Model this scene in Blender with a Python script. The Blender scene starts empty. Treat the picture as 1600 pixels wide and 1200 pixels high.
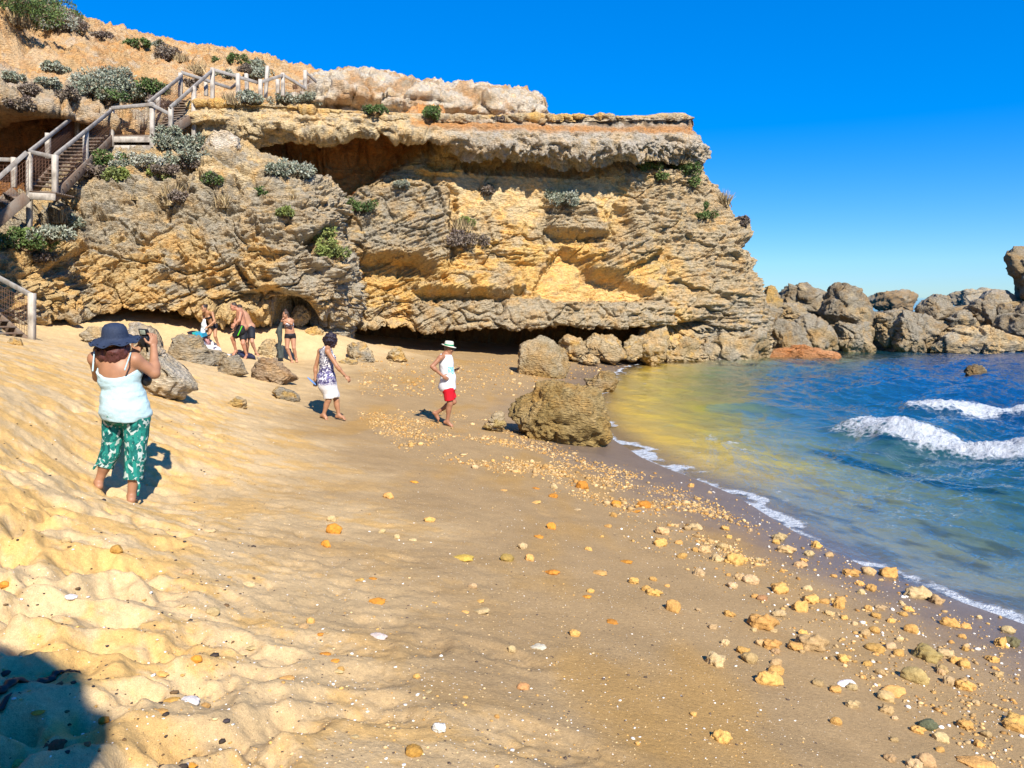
import bpy, math, random
import numpy as np
from mathutils import Vector
R = math.radians
SC = bpy.context.scene
COL = SC.collection

# ------------------------------------------------------------------ camera, sky, sun, exposure
FPX = 1209.0                       # focal length in pixels of the 1600 px wide frame
PITCH = math.atan(135.0/FPX)
CAMZ = 3.0
cam_d = bpy.data.cameras.new('camera'); cam = bpy.data.objects.new('camera', cam_d); COL.objects.link(cam)
cam.location = (0, 0, CAMZ); cam.rotation_euler = (math.pi/2-PITCH, 0, 0)
cam_d.sensor_width = 36; cam_d.lens = 36*FPX/1600; cam_d.clip_start = 0.05; cam_d.clip_end = 60000
SC.camera = cam

SUN_EL, SUN_AZ = R(41), math.atan2(0.40, -1.0)      # azimuth measured from +Y towards +X
w = bpy.data.worlds.new('World'); SC.world = w; w.use_nodes = True
wn, wl = w.node_tree.nodes, w.node_tree.links
bg = wn['Background']; sky = wn.new('ShaderNodeTexSky'); sky.sky_type = 'NISHITA'; sky.sun_disc = False
sky.sun_elevation = SUN_EL; sky.sun_rotation = SUN_AZ
sky.air_density = 1.0; sky.dust_density = 0.0; sky.ozone_density = 6.0
gm = wn.new('ShaderNodeGamma'); gm.inputs['Gamma'].default_value = 0.58
hs = wn.new('ShaderNodeHueSaturation'); hs.inputs['Saturation'].default_value = 2.05
tint = wn.new('ShaderNodeMix'); tint.data_type = 'RGBA'; tint.blend_type = 'MULTIPLY'; tint.inputs[0].default_value = 1.0
tint.inputs[7].default_value = (1.12, 1.72, 2.5, 1)
wl.new(sky.outputs[0], gm.inputs[0]); wl.new(gm.outputs[0], hs.inputs['Color']); wl.new(hs.outputs[0], tint.inputs[6]); wl.new(tint.outputs[2], bg.inputs['Color'])
bg.inputs['Strength'].default_value = 0.088
sun_d = bpy.data.lights.new('sun', 'SUN'); sun = bpy.data.objects.new('sun', sun_d); COL.objects.link(sun)
sun_d.energy = 5.0; sun_d.angle = R(0.55); sun_d.color = (1.0, 0.93, 0.82)
sdir = Vector((math.sin(SUN_AZ)*math.cos(SUN_EL), math.cos(SUN_AZ)*math.cos(SUN_EL), math.sin(SUN_EL)))
sun.rotation_euler = sdir.to_track_quat('Z', 'Y').to_euler(); sun.location = (10, -20, 30)
SC.view_settings.view_transform = 'Standard'; SC.view_settings.look = 'None'
SC.view_settings.exposure = 0.72; SC.view_settings.gamma = 1.0
SC.render.engine = 'CYCLES'
SC.cycles.max_bounces = 6; SC.cycles.transparent_max_bounces = 8; SC.cycles.diffuse_bounces = 2
SC.cycles.caustics_reflective = False; SC.cycles.caustics_refractive = False

# ------------------------------------------------------------------ helpers
CP, SP = math.cos(PITCH), math.sin(PITCH)
def PY(u, v, Y):
    """world point seen at photo pixel (u,v) at ground distance Y"""
    u, v, Y = np.asarray(u, float), np.asarray(v, float), np.asarray(Y, float)
    x = (u-800)/FPX; d = (v-600)/FPX
    dy = CP - d*SP; dz = -SP - d*CP
    return np.stack([x/dy*Y, Y+0*x, CAMZ+dz/dy*Y], -1)
def Pz(u, v, z):
    d = (v-600)/FPX; dy = CP-d*SP; dz = -SP-d*CP
    return PY(u, v, (z-CAMZ)/(dz/dy))
def proj(P):
    """world -> photo pixel"""
    x = P[..., 0]; y = P[..., 1]; z = P[..., 2]-CAMZ
    f = np.maximum(y*CP - z*SP, 0.05); up = y*SP + z*CP
    return 800+FPX*x/f, 600-FPX*up/f
def lin(r, g, b):
    c = np.array([r, g, b], float)/255
    return np.where(c <= 0.04045, c/12.92, ((c+0.055)/1.055)**2.4)

_rng = np.random.RandomState(7)
PERM = np.concatenate([_rng.permutation(256)]*2).astype(np.int32)
_g = _rng.normal(size=(256, 3)); GRAD = (_g/np.linalg.norm(_g, axis=1)[:, None]).astype(np.float32)
def perlin(p, seed=0):
    p = np.asarray(p, np.float32).reshape(-1, 3) + np.float32(seed*17.31)
    i = np.floor(p).astype(np.int32); f = p-i; u = f*f*f*(f*(f*6-15)+10)
    i &= 255; out = 0
    for dx in (0, 1):
        wx = u[:, 0] if dx else 1-u[:, 0]
        a = PERM[(i[:, 0]+dx) & 255]
        for dy in (0, 1):
            wy = wx*(u[:, 1] if dy else 1-u[:, 1])
            b = PERM[(a+i[:, 1]+dy) & 255]
            for dz in (0, 1):
                wz = wy*(u[:, 2] if dz else 1-u[:, 2])
                g = GRAD[PERM[(b+i[:, 2]+dz) & 255]]
                out = out + wz*(g[:, 0]*(f[:, 0]-dx)+g[:, 1]*(f[:, 1]-dy)+g[:, 2]*(f[:, 2]-dz))
    return out*1.5
def fbm(p, octv=4, seed=0, gain=0.5, lac=2.03):
    p = np.asarray(p, np.float32).reshape(-1, 3); s = 0; a = 1
    for k in range(octv):
        s = s+a*perlin(p, seed+k); p = p*np.float32(lac); a *= gain
    return s
def ridged(p, octv=4, seed=0):
    p = np.asarray(p, np.float32).reshape(-1, 3); s = 0; a = 1
    for k in range(octv):
        s = s+a*(1-2*np.abs(perlin(p, seed+k))); p = p*np.float32(2.03); a *= 0.5
    return s
def sstep(a, b, x):
    t = np.clip((x-a)/(b-a), 0, 1); return t*t*(3-2*t)
def layers(b, a, seed, sharp=0.72):
    """random protrusion per bed: steps across b, slow change along a"""
    i = np.floor(b); f = b-i; f = sstep(sharp, 1.0, f)
    def val(k):
        n = perlin(np.stack([a, k*7.13, k*3.77], -1), seed)
        return n*1.3
    return val(i)*(1-f)+val(i+1)*f

def blocks(P, scale, seed):
    """cracked blocks: (random level of the nearest cell, closeness to a crack)"""
    p = (np.asarray(P, np.float32)*np.asarray(scale, np.float32)); i0 = np.floor(p).astype(np.int32); f1 = np.full(len(p), 9., np.float32); f2 = f1.copy(); lev = np.zeros(len(p), np.float32)
    R1 = np.random.RandomState(seed).rand(256, 4).astype(np.float32)
    for dx in (-1, 0, 1):
        for dy in (-1, 0, 1):
            for dz in (-1, 0, 1):
                c = i0+np.array([dx, dy, dz], np.int32); h = R1[PERM[(PERM[(PERM[c[:, 0] & 255]+c[:, 1]) & 255]+c[:, 2]) & 255]]
                d = ((c+h[:, :3]-p)**2).sum(1); m = d < f1; f2 = np.where(m, f1, np.minimum(f2, d)); lev = np.where(m, h[:, 3], lev); f1 = np.where(m, d, f1)
    return lev-.5, np.sqrt(f2)-np.sqrt(f1)

def mesh_np(name, verts, faces, mat=None, col=None, parent=None, smooth=True, attrs=None):
    me = bpy.data.meshes.new(name); verts = np.asarray(verts, np.float32); faces = np.asarray(faces, np.int32)
    n, k = faces.shape
    me.vertices.add(len(verts)); me.vertices.foreach_set('co', verts.ravel())
    me.loops.add(n*k); me.loops.foreach_set('vertex_index', faces.ravel())
    me.polygons.add(n); me.polygons.foreach_set('loop_start', np.arange(0, n*k, k, dtype=np.int32))
    me.polygons.foreach_set('loop_total', np.full(n, k, np.int32))
    me.update(calc_edges=True)
    if smooth: me.polygons.foreach_set('use_smooth', np.ones(n, bool))
    if col is not None:
        col = np.asarray(col, np.float32)
        if col.ndim == 1: col = np.tile(col, (len(verts), 1))
        a = me.attributes.new('Col', 'FLOAT_COLOR', 'POINT')
        a.data.foreach_set('color', np.concatenate([col[:, :3], np.ones((len(col), 1), np.float32)], 1).ravel())
    for kx, vx in (attrs or {}).items():
        a = me.attributes.new(kx, 'FLOAT', 'POINT'); a.data.foreach_set('value', np.asarray(vx, np.float32))
    if mat: me.materials.append(mat)
    me.validate()
    o = bpy.data.objects.new(name, me); COL.objects.link(o)
    if parent: o.parent = parent
    return o
def grid_faces(nr, nc, wrap=False):
    r = np.arange(nr-1)[:, None]; c = np.arange(nc if wrap else nc-1)[None, :]; c2 = (c+1) % nc
    return np.stack([r*nc+c, r*nc+c2, (r+1)*nc+c2, (r+1)*nc+c], -1).reshape(-1, 4)
def tag(o, label=None, cat=None, group=None, kind=None):
    if label: o['label'] = label
    if cat: o['category'] = cat
    if group: o['group'] = group
    if kind: o['kind'] = kind
    return o
def empty(name, loc=(0, 0, 0), label=None, cat=None, group=None):
    o = bpy.data.objects.new(name, None); o.location = loc; o.empty_display_size = 0.2; COL.objects.link(o)
    return tag(o, label, cat, group)

class NT:
    """small node-tree writer"""
    def __init__(s, name):
        s.m = bpy.data.materials.new(name); s.m.use_nodes = True; s.t = s.m.node_tree; s.n = s.t.nodes; s.l = s.t.links
        s.b = s.n['Principled BSDF']; s.out = s.n['Material Output']
    def new(s, typ, **kw):
        n = s.n.new('ShaderNode'+typ)
        for k, v in kw.items(): setattr(n, k, v)
        return n
    def put(s, sock, v):
        if isinstance(v, bpy.types.NodeSocket): s.l.new(v, sock)
        elif isinstance(v, (tuple, list, np.ndarray)) and len(v) == 3 and sock.type == 'RGBA': sock.default_value = (*v, 1)
        else: sock.default_value = v
    def attr(s, name): return s.new('Attribute', attribute_name=name)
    def pos(s): return s.new('NewGeometry').outputs['Position']
    def obj(s): return s.new('TexCoord').outputs['Object']
    def mapv(s, vec, scale=(1, 1, 1), rot=(0, 0, 0)):
        m = s.new('Mapping'); s.put(m.inputs['Vector'], vec); m.inputs['Scale'].default_value = scale; m.inputs['Rotation'].default_value = rot
        return m.outputs[0]
    def noise(s, vec, scale, detail=4, rough=0.55, dist=0.0):
        n = s.new('TexNoise'); s.put(n.inputs['Vector'], vec); n.inputs['Scale'].default_value = scale
        n.inputs['Detail'].default_value = detail; n.inputs['Roughness'].default_value = rough; n.inputs['Distortion'].default_value = dist
        return n.outputs['Fac']
    def voro(s, vec, scale, feature='F1', out='Distance', rnd=1.0):
        n = s.new('TexVoronoi', feature=feature); s.put(n.inputs['Vector'], vec); n.inputs['Scale'].default_value = scale
        n.inputs['Randomness'].default_value = rnd
        return n.outputs[out]
    def rng(s, x, a, b, c=0.0, d=1.0):
        n = s.new('MapRange'); s.put(n.inputs[0], x); n.inputs[1].default_value = a; n.inputs[2].default_value = b
        n.inputs[3].default_value = c; n.inputs[4].default_value = d; return n.outputs[0]
    def math(s, op, a, b=0.0):
        n = s.new('Math', operation=op); s.put(n.inputs[0], a); s.put(n.inputs[1], b); return n.outputs[0]
    def mix(s, f, a, b, blend='MIX'):
        n = s.new('Mix', data_type='RGBA', blend_type=blend); s.put(n.inputs[0], f); s.put(n.inputs[6], a); s.put(n.inputs[7], b); return n.outputs[2]
    def bump(s, h, strength=0.5, dist=0.02, normal=None):
        n = s.new('Bump'); s.put(n.inputs['Height'], h); n.inputs['Strength'].default_value = strength; n.inputs['Distance'].default_value = dist
        if normal is not None: s.put(n.inputs['Normal'], normal)
        return n.outputs[0]
    def done(s, color=None, rough=None, normal=None, spec=None, metal=None):
        if color is not None: s.put(s.b.inputs['Base Color'], color)
        if rough is not None: s.put(s.b.inputs['Roughness'], rough)
        if normal is not None: s.put(s.b.inputs['Normal'], normal)
        if spec is not None: s.put(s.b.inputs['Specular IOR Level'], spec)
        if metal is not None: s.put(s.b.inputs['Metallic'], metal)
        return s.m

# ------------------------------------------------------------------ materials of the setting
def mk_rock():
    t = NT('rock'); p = t.pos(); c = t.attr('Col').outputs['Color']
    n1 = t.noise(p, 1.7, 6, 0.65); n2 = t.noise(p, 9, 6, 0.7); n3 = t.noise(t.mapv(p, (2.2, 2.2, 15), (0, R(-7), 0)), 2.6, 6, 0.7, 0.5)
    f = t.rng(n2, 0.3, 0.7, 0.70, 1.22)
    col = t.mix(1.0, c, f, 'MULTIPLY')
    col = t.mix(1.0, col, t.rng(n3, 0.32, 0.68, 0.78, 1.16), 'MULTIPLY')
    warm = t.mix(1.0, col, (1.16, 0.97, 0.72), 'MULTIPLY')
    col = t.mix(t.rng(n1, 0.45, 0.65), col, warm)
    v = t.voro(t.mapv(p, (1, 1, 2.2)), 11)
    h = t.math('ADD', t.math('MULTIPLY', n2, 0.7), t.math('MULTIPLY', n3, 0.6)); h = t.math('ADD', h, t.math('MULTIPLY', v, 0.35))
    return t.done(col, 0.92, t.bump(h, 1.0, 0.16), 0.2)
ROCK = mk_rock()
def mk_sand():
    t = NT('sand'); p = t.pos(); c = t.attr('Col').outputs['Color']; wet = t.attr('wet').outputs['Fac']
    n1 = t.noise(p, 2.3, 5, 0.6); n2 = t.noise(p, 40, 4, 0.7); n3 = t.noise(p, 260, 2, 0.6); n4 = t.noise(p, 9, 4, 0.6)
    col = t.mix(1.0, c, t.rng(n1, 0.3, 0.7, 0.88, 1.10), 'MULTIPLY')
    col = t.mix(1.0, col, t.rng(n2, 0.3, 0.7, 0.84, 1.14), 'MULTIPLY')
    col = t.mix(1.0, col, t.rng(n3, 0.3, 0.7, 0.74, 1.2), 'MULTIPLY')
    vc = t.new('TexVoronoi'); t.put(vc.inputs['Vector'], p); vc.inputs['Scale'].default_value = 38
    sel = t.new('SeparateColor'); t.put(sel.inputs[0], vc.outputs['Color'])
    gate = t.math('MULTIPLY', t.math('LESS_THAN', vc.outputs['Distance'], 0.13), t.math('GREATER_THAN', sel.outputs[0], 0.72))
    shellc = t.mix(sel.outputs[1], (0.85, 0.82, 0.75), (0.75, 0.5, 0.25))
    gate = t.math('MULTIPLY', gate, t.attr('shell').outputs['Fac'])
    col = t.mix(gate, col, shellc)
    h = t.math('ADD', t.math('MULTIPLY', n4, 0.35), t.math('MULTIPLY', n2, 0.55)); h = t.math('ADD', h, t.math('MULTIPLY', n3, 0.16))
    bs = t.bump(h, 0.55, 0.03)
    r = t.rng(wet, 0, 1, 0.95, 0.36)
    return t.done(col, r, bs, t.rng(wet, 0, 1, 0.15, 0.5))
SAND = mk_sand()
# ------------------------------------------------------------------ beach and sea floor: one sheet
_cp = []
for u, v, Y in [(180,775,6.9),(700,662,15.7),(515,655,14.8),(380,556,22.8),(455,565,24.0),(325,548,24),(50,532,18.5),(100,515,23),
                (250,502,25.5),(480,512,27),(560,538,30.5),(700,545,33.5),(850,556,34)]:
    _cp.append(PY(u, v, Y))
for u, v, z in [(0,1200,1.5),(300,1200,1.38),(800,1200,1.12),(1200,1200,.78),(1600,1200,.40),(0,950,1.55),(0,750,1.75),(0,640,2.0),(400,950,1.18),
                (800,950,.82),(1200,950,.42),(1500,1000,.16),(400,800,1.0),(700,800,.72),(1000,800,.28),(900,740,.26),(750,690,.42),(300,650,1.3),
                (150,600,1.8),(250,560,1.7),(860,700,.13),(830,590,.3),
                (1640,990,0),(1500,940,0),(1400,905,0),(1250,835,0),(1150,775,0),(1050,735,0),(985,702,0),(950,680,0),(935,615,0),(960,580,0),
                (1010,566,0),(1100,561,0),(1200,556,0),(1500,800,-.6),(1300,700,-.7),(1100,640,-.5),(1600,900,-.4),(1200,600,-.7),(1500,600,-1.3),
                (1600,700,-1.2),(1400,560,-1.)]:
    _cp.append(Pz(u, v, z))
for q in [(0,0,1.42),(0,-5,1.6),(-6,-5,2.5),(6,-5,.5),(12,-5,-.8),(20,0,-2),(30,20,-3),(30,40,-3),(0,45,1.5),(-15,15,3.2),(-20,20,4.5),(-14,5,3.8),
          (-25,-5,6),(20,60,-3),(-10,60,2),(-9,0,2.7),(45,-20,-4),(60,60,-5),(-40,40,6),(0,-30,2.5)]:
    _cp.append(np.array(q, float))
_cp = np.array(_cp)
def _tps(r2): return 0.5*r2*np.log(np.maximum(r2, 1e-9))
def _fit(cp, lam):
    n = len(cp); d2 = ((cp[:, None, :2]-cp[None, :, :2])**2).sum(-1)
    A = np.zeros((n+3, n+3)); A[:n, :n] = _tps(d2)+lam*np.eye(n); A[:n, n] = 1; A[:n, n+1:] = cp[:, :2]
    A[n, :n] = 1; A[n+1:, :n] = cp[:, :2].T
    return np.linalg.solve(A, np.concatenate([cp[:, 2], np.zeros(3)]))
_wt = _fit(_cp, 0.15)
def beach_base(x, y):
    x = np.asarray(x, float); sh = x.shape; x = x.ravel(); y = np.asarray(y, float).ravel(); out = np.empty(len(x))
    for s in range(0, len(x), 100000):
        xx, yy = x[s:s+100000], y[s:s+100000]
        d2 = (xx[:, None]-_cp[None, :, 0])**2+(yy[:, None]-_cp[None, :, 1])**2
        out[s:s+100000] = _tps(d2)@_wt[:-3]+_wt[-3]+_wt[-2]*xx+_wt[-1]*yy
    far = sstep(55, 90, np.hypot(x, y)); out = out*(1-far)-6*far
    return np.clip(out, -6, 9).reshape(sh)
# footprints: hollows with raised rims, many where people walked over the dry sand
_fr = np.random.RandomState(5); FOOT = []
while len(FOOT) < 430:
    u = _fr.uniform(-250, 900); v = 600+600*_fr.uniform(0, 1)**1.2
    q = Pz(u, v, 1.3); q = Pz(u, v, float(beach_base(q[0], q[1])))
    dens = np.clip(1.05-(u-0.25*(v-600))/430, 0.03, 1)
    if _fr.rand() > dens or q[1] > 24 or q[1] < 1.2: continue
    FOOT.append((q[0], q[1], _fr.uniform(0, 6.28), _fr.uniform(.65, 1.15), _fr.uniform(.35, 1.0)*(1.0 if dens > .3 else .5)))
for u, v, a, s, d in [(550,1100,.3,1.5,1),(450,1135,.8,1.3,1),(670,1005,1.4,1.2,.8),(790,1015,-.5,1.3,.7),(860,1160,-.3,2.0,.8),(590,1120,.1,1.2,.9),
                   (530,1010,.2,1.6,.7),(560,1060,.4,1.5,.7),(350,1060,.7,1.6,1),(210,1010,.2,1.4,1),(120,760,1,1.8,1),(70,850,.4,1.8,1)]:
    q = Pz(u, v, 1.1); q = Pz(u, v, float(beach_base(q[0], q[1]))); FOOT.append((q[0], q[1], a, s, d))
def beach_z(x, y, detail=True):
    x = np.asarray(x, float); sh = x.shape; x = x.ravel(); y = np.asarray(y, float).ravel()
    z = beach_base(x, y)
    p = np.stack([x, y, 0*x], -1)
    dry = sstep(0.35, 1.5, z+0.25*sstep(-2, -6, x))
    loose = dry*sstep(2.2, -1.0, x-0.10*(y-6))
    near = sstep(1.5, 6, y)*.65+.35
    z = z+loose*near*(0.013*fbm(p*.9, 3, 11)+0.007*fbm(p*3.0, 3, 12)+0.013*fbm(p*8.5, 5, 14, .66)-0.060*np.clip(perlin(p*3.9, 17)-.12, 0, 1)*sstep(2, 5, y)-0.034*np.clip(perlin(p*8, 18)-.12, 0, 1))+0.010*fbm(p*0.9, 3, 13)*sstep(-.1, .3, z)
    if detail:
        for fx, fy, a, s, d in FOOT:
            m = np.nonzero((np.abs(x-fx) < .45*s) & (np.abs(y-fy) < .45*s))[0]
            if not len(m): continue
            dx, dy = x[m]-fx, y[m]-fy; ca, sa = math.cos(a), math.sin(a)
            r = np.sqrt(((dx*ca+dy*sa)/(.17*s))**2+((-dx*sa+dy*ca)/(.085*s))**2)
            z[m] += d*0.042*(-np.exp(-(r*.95)**4)+0.20*np.exp(-((r-1.4)/.45)**2))*(1+.5*perlin(np.stack([x[m]*14, y[m]*14, 0*m], -1), 3))
    return z.reshape(sh)
def ground(u, v):
    """point of the beach seen at pixel (u,v)"""
    z = 1.0
    for k in range(14):
        q = Pz(u, v, z); z = 0.5*z+0.5*float(beach_z(q[0], q[1], False))
    return Pz(u, v, z)

def build_beach():
    ang = np.concatenate([np.linspace(-180, -50, 40, endpoint=False), np.linspace(-50, 44, 900, endpoint=False), np.linspace(44, 180, 40, endpoint=False)])
    rad = np.concatenate([[0.02, 0.5, 1.0], np.geomspace(1.3, 45, 800), np.geomspace(46.5, 140, 26)])
    A, Rr = np.meshgrid(np.radians(ang), rad); x = (Rr*np.sin(A)).ravel(); y = (Rr*np.cos(A)).ravel()
    z = beach_z(x, y); zb = beach_base(x, y); p = np.stack([x, y, 0*x], -1)
    ze = zb-.075*np.clip(7-y, 0, 7)*sstep(-5.5, -1.5, x)
    dry = sstep(0.95, 1.55, zb+0.12*fbm(p*0.6, 3, 21)-0.05*x)
    golden = sstep(-.1, .6, fbm(p*np.array([1.3, 1.9, 1]), 6, 22, .72)+0.35*sstep(-1, -6, x)-.35*sstep(8, 16, y))
    streak = sstep(0.05, .7, fbm(p*np.array([.9, .35, 1]), 4, 23))
    wet = sstep(0.34, 0.03, zb+0.06*fbm(p*1.2, 3, 24))
    damp = sstep(1.22, 0.62, ze+0.16*fbm(p*.8, 4, 25))
    c_dry = np.array([.58, .415, .215]); c_gold = np.array([.62, .36, .095]); c_damp = np.array([.33, .22, .105]); c_ochre = np.array([.37, .215, .065]); c_wet = np.array([.17, .125, .092])
    c = c_dry+(c_gold-c_dry)*(0.70*golden*sstep(20, 12, y))[:, None]
    dm = (c_damp+(c_ochre-c_damp)*(streak*.8)[:, None])
    c = c+(dm-c)*(damp*.95)[:, None]
    c = c+(c_wet-c)*wet[:, None]
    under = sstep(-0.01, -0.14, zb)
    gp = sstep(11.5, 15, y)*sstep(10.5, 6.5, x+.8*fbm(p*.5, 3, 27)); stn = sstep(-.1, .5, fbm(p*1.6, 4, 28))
    cu = np.array([.30, .28, .19])*(1-.55*stn)[:, None]; cu = cu+(np.array([.86, .55, .075])-cu)*(gp*(.55+.45*sstep(-.3, .4, fbm(p*.8, 3, 29))))[:, None]  # golden sea floor, with the sunlit cliff's reflection painted into its colour
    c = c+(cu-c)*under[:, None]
    shell = sstep(-.35, .35, fbm(p*0.8, 3, 26)+.25)*sstep(-7, -1.0, x)*sstep(0.02, .2, zb)
    f = grid_faces(len(rad), len(ang), True)
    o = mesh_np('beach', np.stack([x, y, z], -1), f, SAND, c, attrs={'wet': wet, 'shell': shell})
    tag(o, kind='structure')
build_beach()

# ------------------------------------------------------------------ rock sheets: control nets with relief
def polymask(u, v, poly, feather):
    """1 inside polygon (photo pixels), fading over feather px at its edge"""
    poly = np.array(poly, float); out = np.zeros(len(u), np.float32)
    lo, hi = poly.min(0)-feather, poly.max(0)+feather
    m = np.nonzero((u > lo[0]) & (u < hi[0]) & (v > lo[1]) & (v < hi[1]))[0]
    if not len(m): return out
    x, y = u[m], v[m]; ins = np.zeros(len(m), bool); d = np.full(len(m), 1e9)
    for k in range(len(poly)):
        x1, y1 = poly[k]; x2, y2 = poly[(k+1) % len(poly)]
        ex, ey = x2-x1, y2-y1; t = np.clip(((x-x1)*ex+(y-y1)*ey)/(ex*ex+ey*ey+1e-9), 0, 1)
        d = np.minimum(d, np.hypot(x-x1-t*ex, y-y1-t*ey))
        if y1 != y2:
            c = ((y1 > y) != (y2 > y)) & (x < (x2-x1)*(y-y1)/(y2-y1)+x1); ins ^= c
    s = np.where(ins, d, -d); out[m] = sstep(-feather, feather, s); return out
def catmull(K, n, wt=None):
    """resample K (m,...) along axis 0 to n samples, roughly even in chord length"""
    m = len(K); seg = np.linalg.norm(np.diff(K, axis=0), axis=-1); seg = seg.reshape(m-1, -1).mean(1)*(1 if wt is None else np.array(wt))
    s = np.concatenate([[0], np.cumsum(seg)]); t = np.linspace(0, s[-1], n); i = np.clip(np.searchsorted(s, t, 'right')-1, 0, m-2)
    f = ((t-s[i])/(s[i+1]-s[i])); f = f.reshape((-1,)+(1,)*(K.ndim-1))
    g = lambda j: K[np.clip(j, 0, m-1)]
    p0, p1, p2, p3 = g(i-1), g(i), g(i+1), g(i+2)
    dt = lambda j: np.maximum(seg[np.clip(j, 0, m-2)], 1e-6).reshape(f.shape)
    m1 = 0.5*((p2-p1)+(p1-p0)*np.minimum(dt(i)/dt(i-1), 2)); m2 = 0.5*((p2-p1)+(p3-p2)*np.minimum(dt(i)/dt(i+1), 2))
    f2, f3 = f*f, f*f*f
    return (2*f3-3*f2+1)*p1+(f3-2*f2+f)*m1+(-2*f3+3*f2)*p2+(f3-f2)*m2
def sheet(name, cols, nr, nc, relief, wc=None, wr=None):
    """cols: list of columns of world points (bottom to top). relief(P,u,v,N)->(displacement, colour)"""
    K = np.array(cols)                        # (ncol, nrow, 3)
    K = catmull(K, nc, wc)                        # along the wall
    K = catmull(np.swapaxes(K, 0, 1), nr, wr)     # upwards -> (nr, nc, 3)
    P = K
    du = np.gradient(P, axis=1); dv = np.gradient(P, axis=0); N = np.cross(du, dv); N /= np.linalg.norm(N, axis=-1, keepdims=True)+1e-9
    P = P.reshape(-1, 3); N = N.reshape(-1, 3)
    u, v = proj(P)
    disp, col = relief(P, u, v, N)
    V = P+N*disp[:, None]
    fx = getattr(relief, 'after', None)
    o = mesh_np(name, V, grid_faces(nr, nc), ROCK, np.clip(col, 0.01, 0.95)); tag(o, kind='structure')
    return o
def strata(P, theta, freq, seed, warp=0.5, along=0.35):
    """bed relief for beds dipping by theta (radians, in the x-z plane)"""
    h = P[:, 0]+0.6*P[:, 1]; z = P[:, 2]; ca, sa = math.cos(theta), math.sin(theta)
    a = h*ca+z*sa; b = -h*sa+z*ca
    q = np.stack([a*0.45, P[:, 1]*0.2, b*0.45], -1)
    b = b*freq+warp*fbm(q, 3, seed)*1.6+.10*fbm(q*7, 2, seed+4)
    return layers(b, a*along, seed+9), b, a
def blend(c, target, w): return c+(np.asarray(target)-c)*np.clip(w, 0, 1)[:, None]
C_GOLD = np.array([.76, .51, .19]); C_PALE = np.array([.74, .57, .32]); C_GREY = np.array([.42, .365, .27]); C_TAN = np.array([.56, .44, .265])
C_WHITE = np.array([.66, .58, .46]); C_ORANGE = np.array([.52, .25, .08]); C_RUST = np.array([.36, .165, .06]); C_DARK = np.array([.15, .115, .08])

def rock_noise(P, seed):
    r1 = fbm(P*0.55, 4, seed); r2 = ridged(P*1.5, 4, seed+20); r3 = fbm(P*np.array([4.0, 4.0, 6.0]), 3, seed+40)
    pits = np.clip(perlin(P*np.array([2.2, 2.2, 3.4]), seed+60)-0.25, 0, 1)
    return r1, r2, r3, pits

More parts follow.
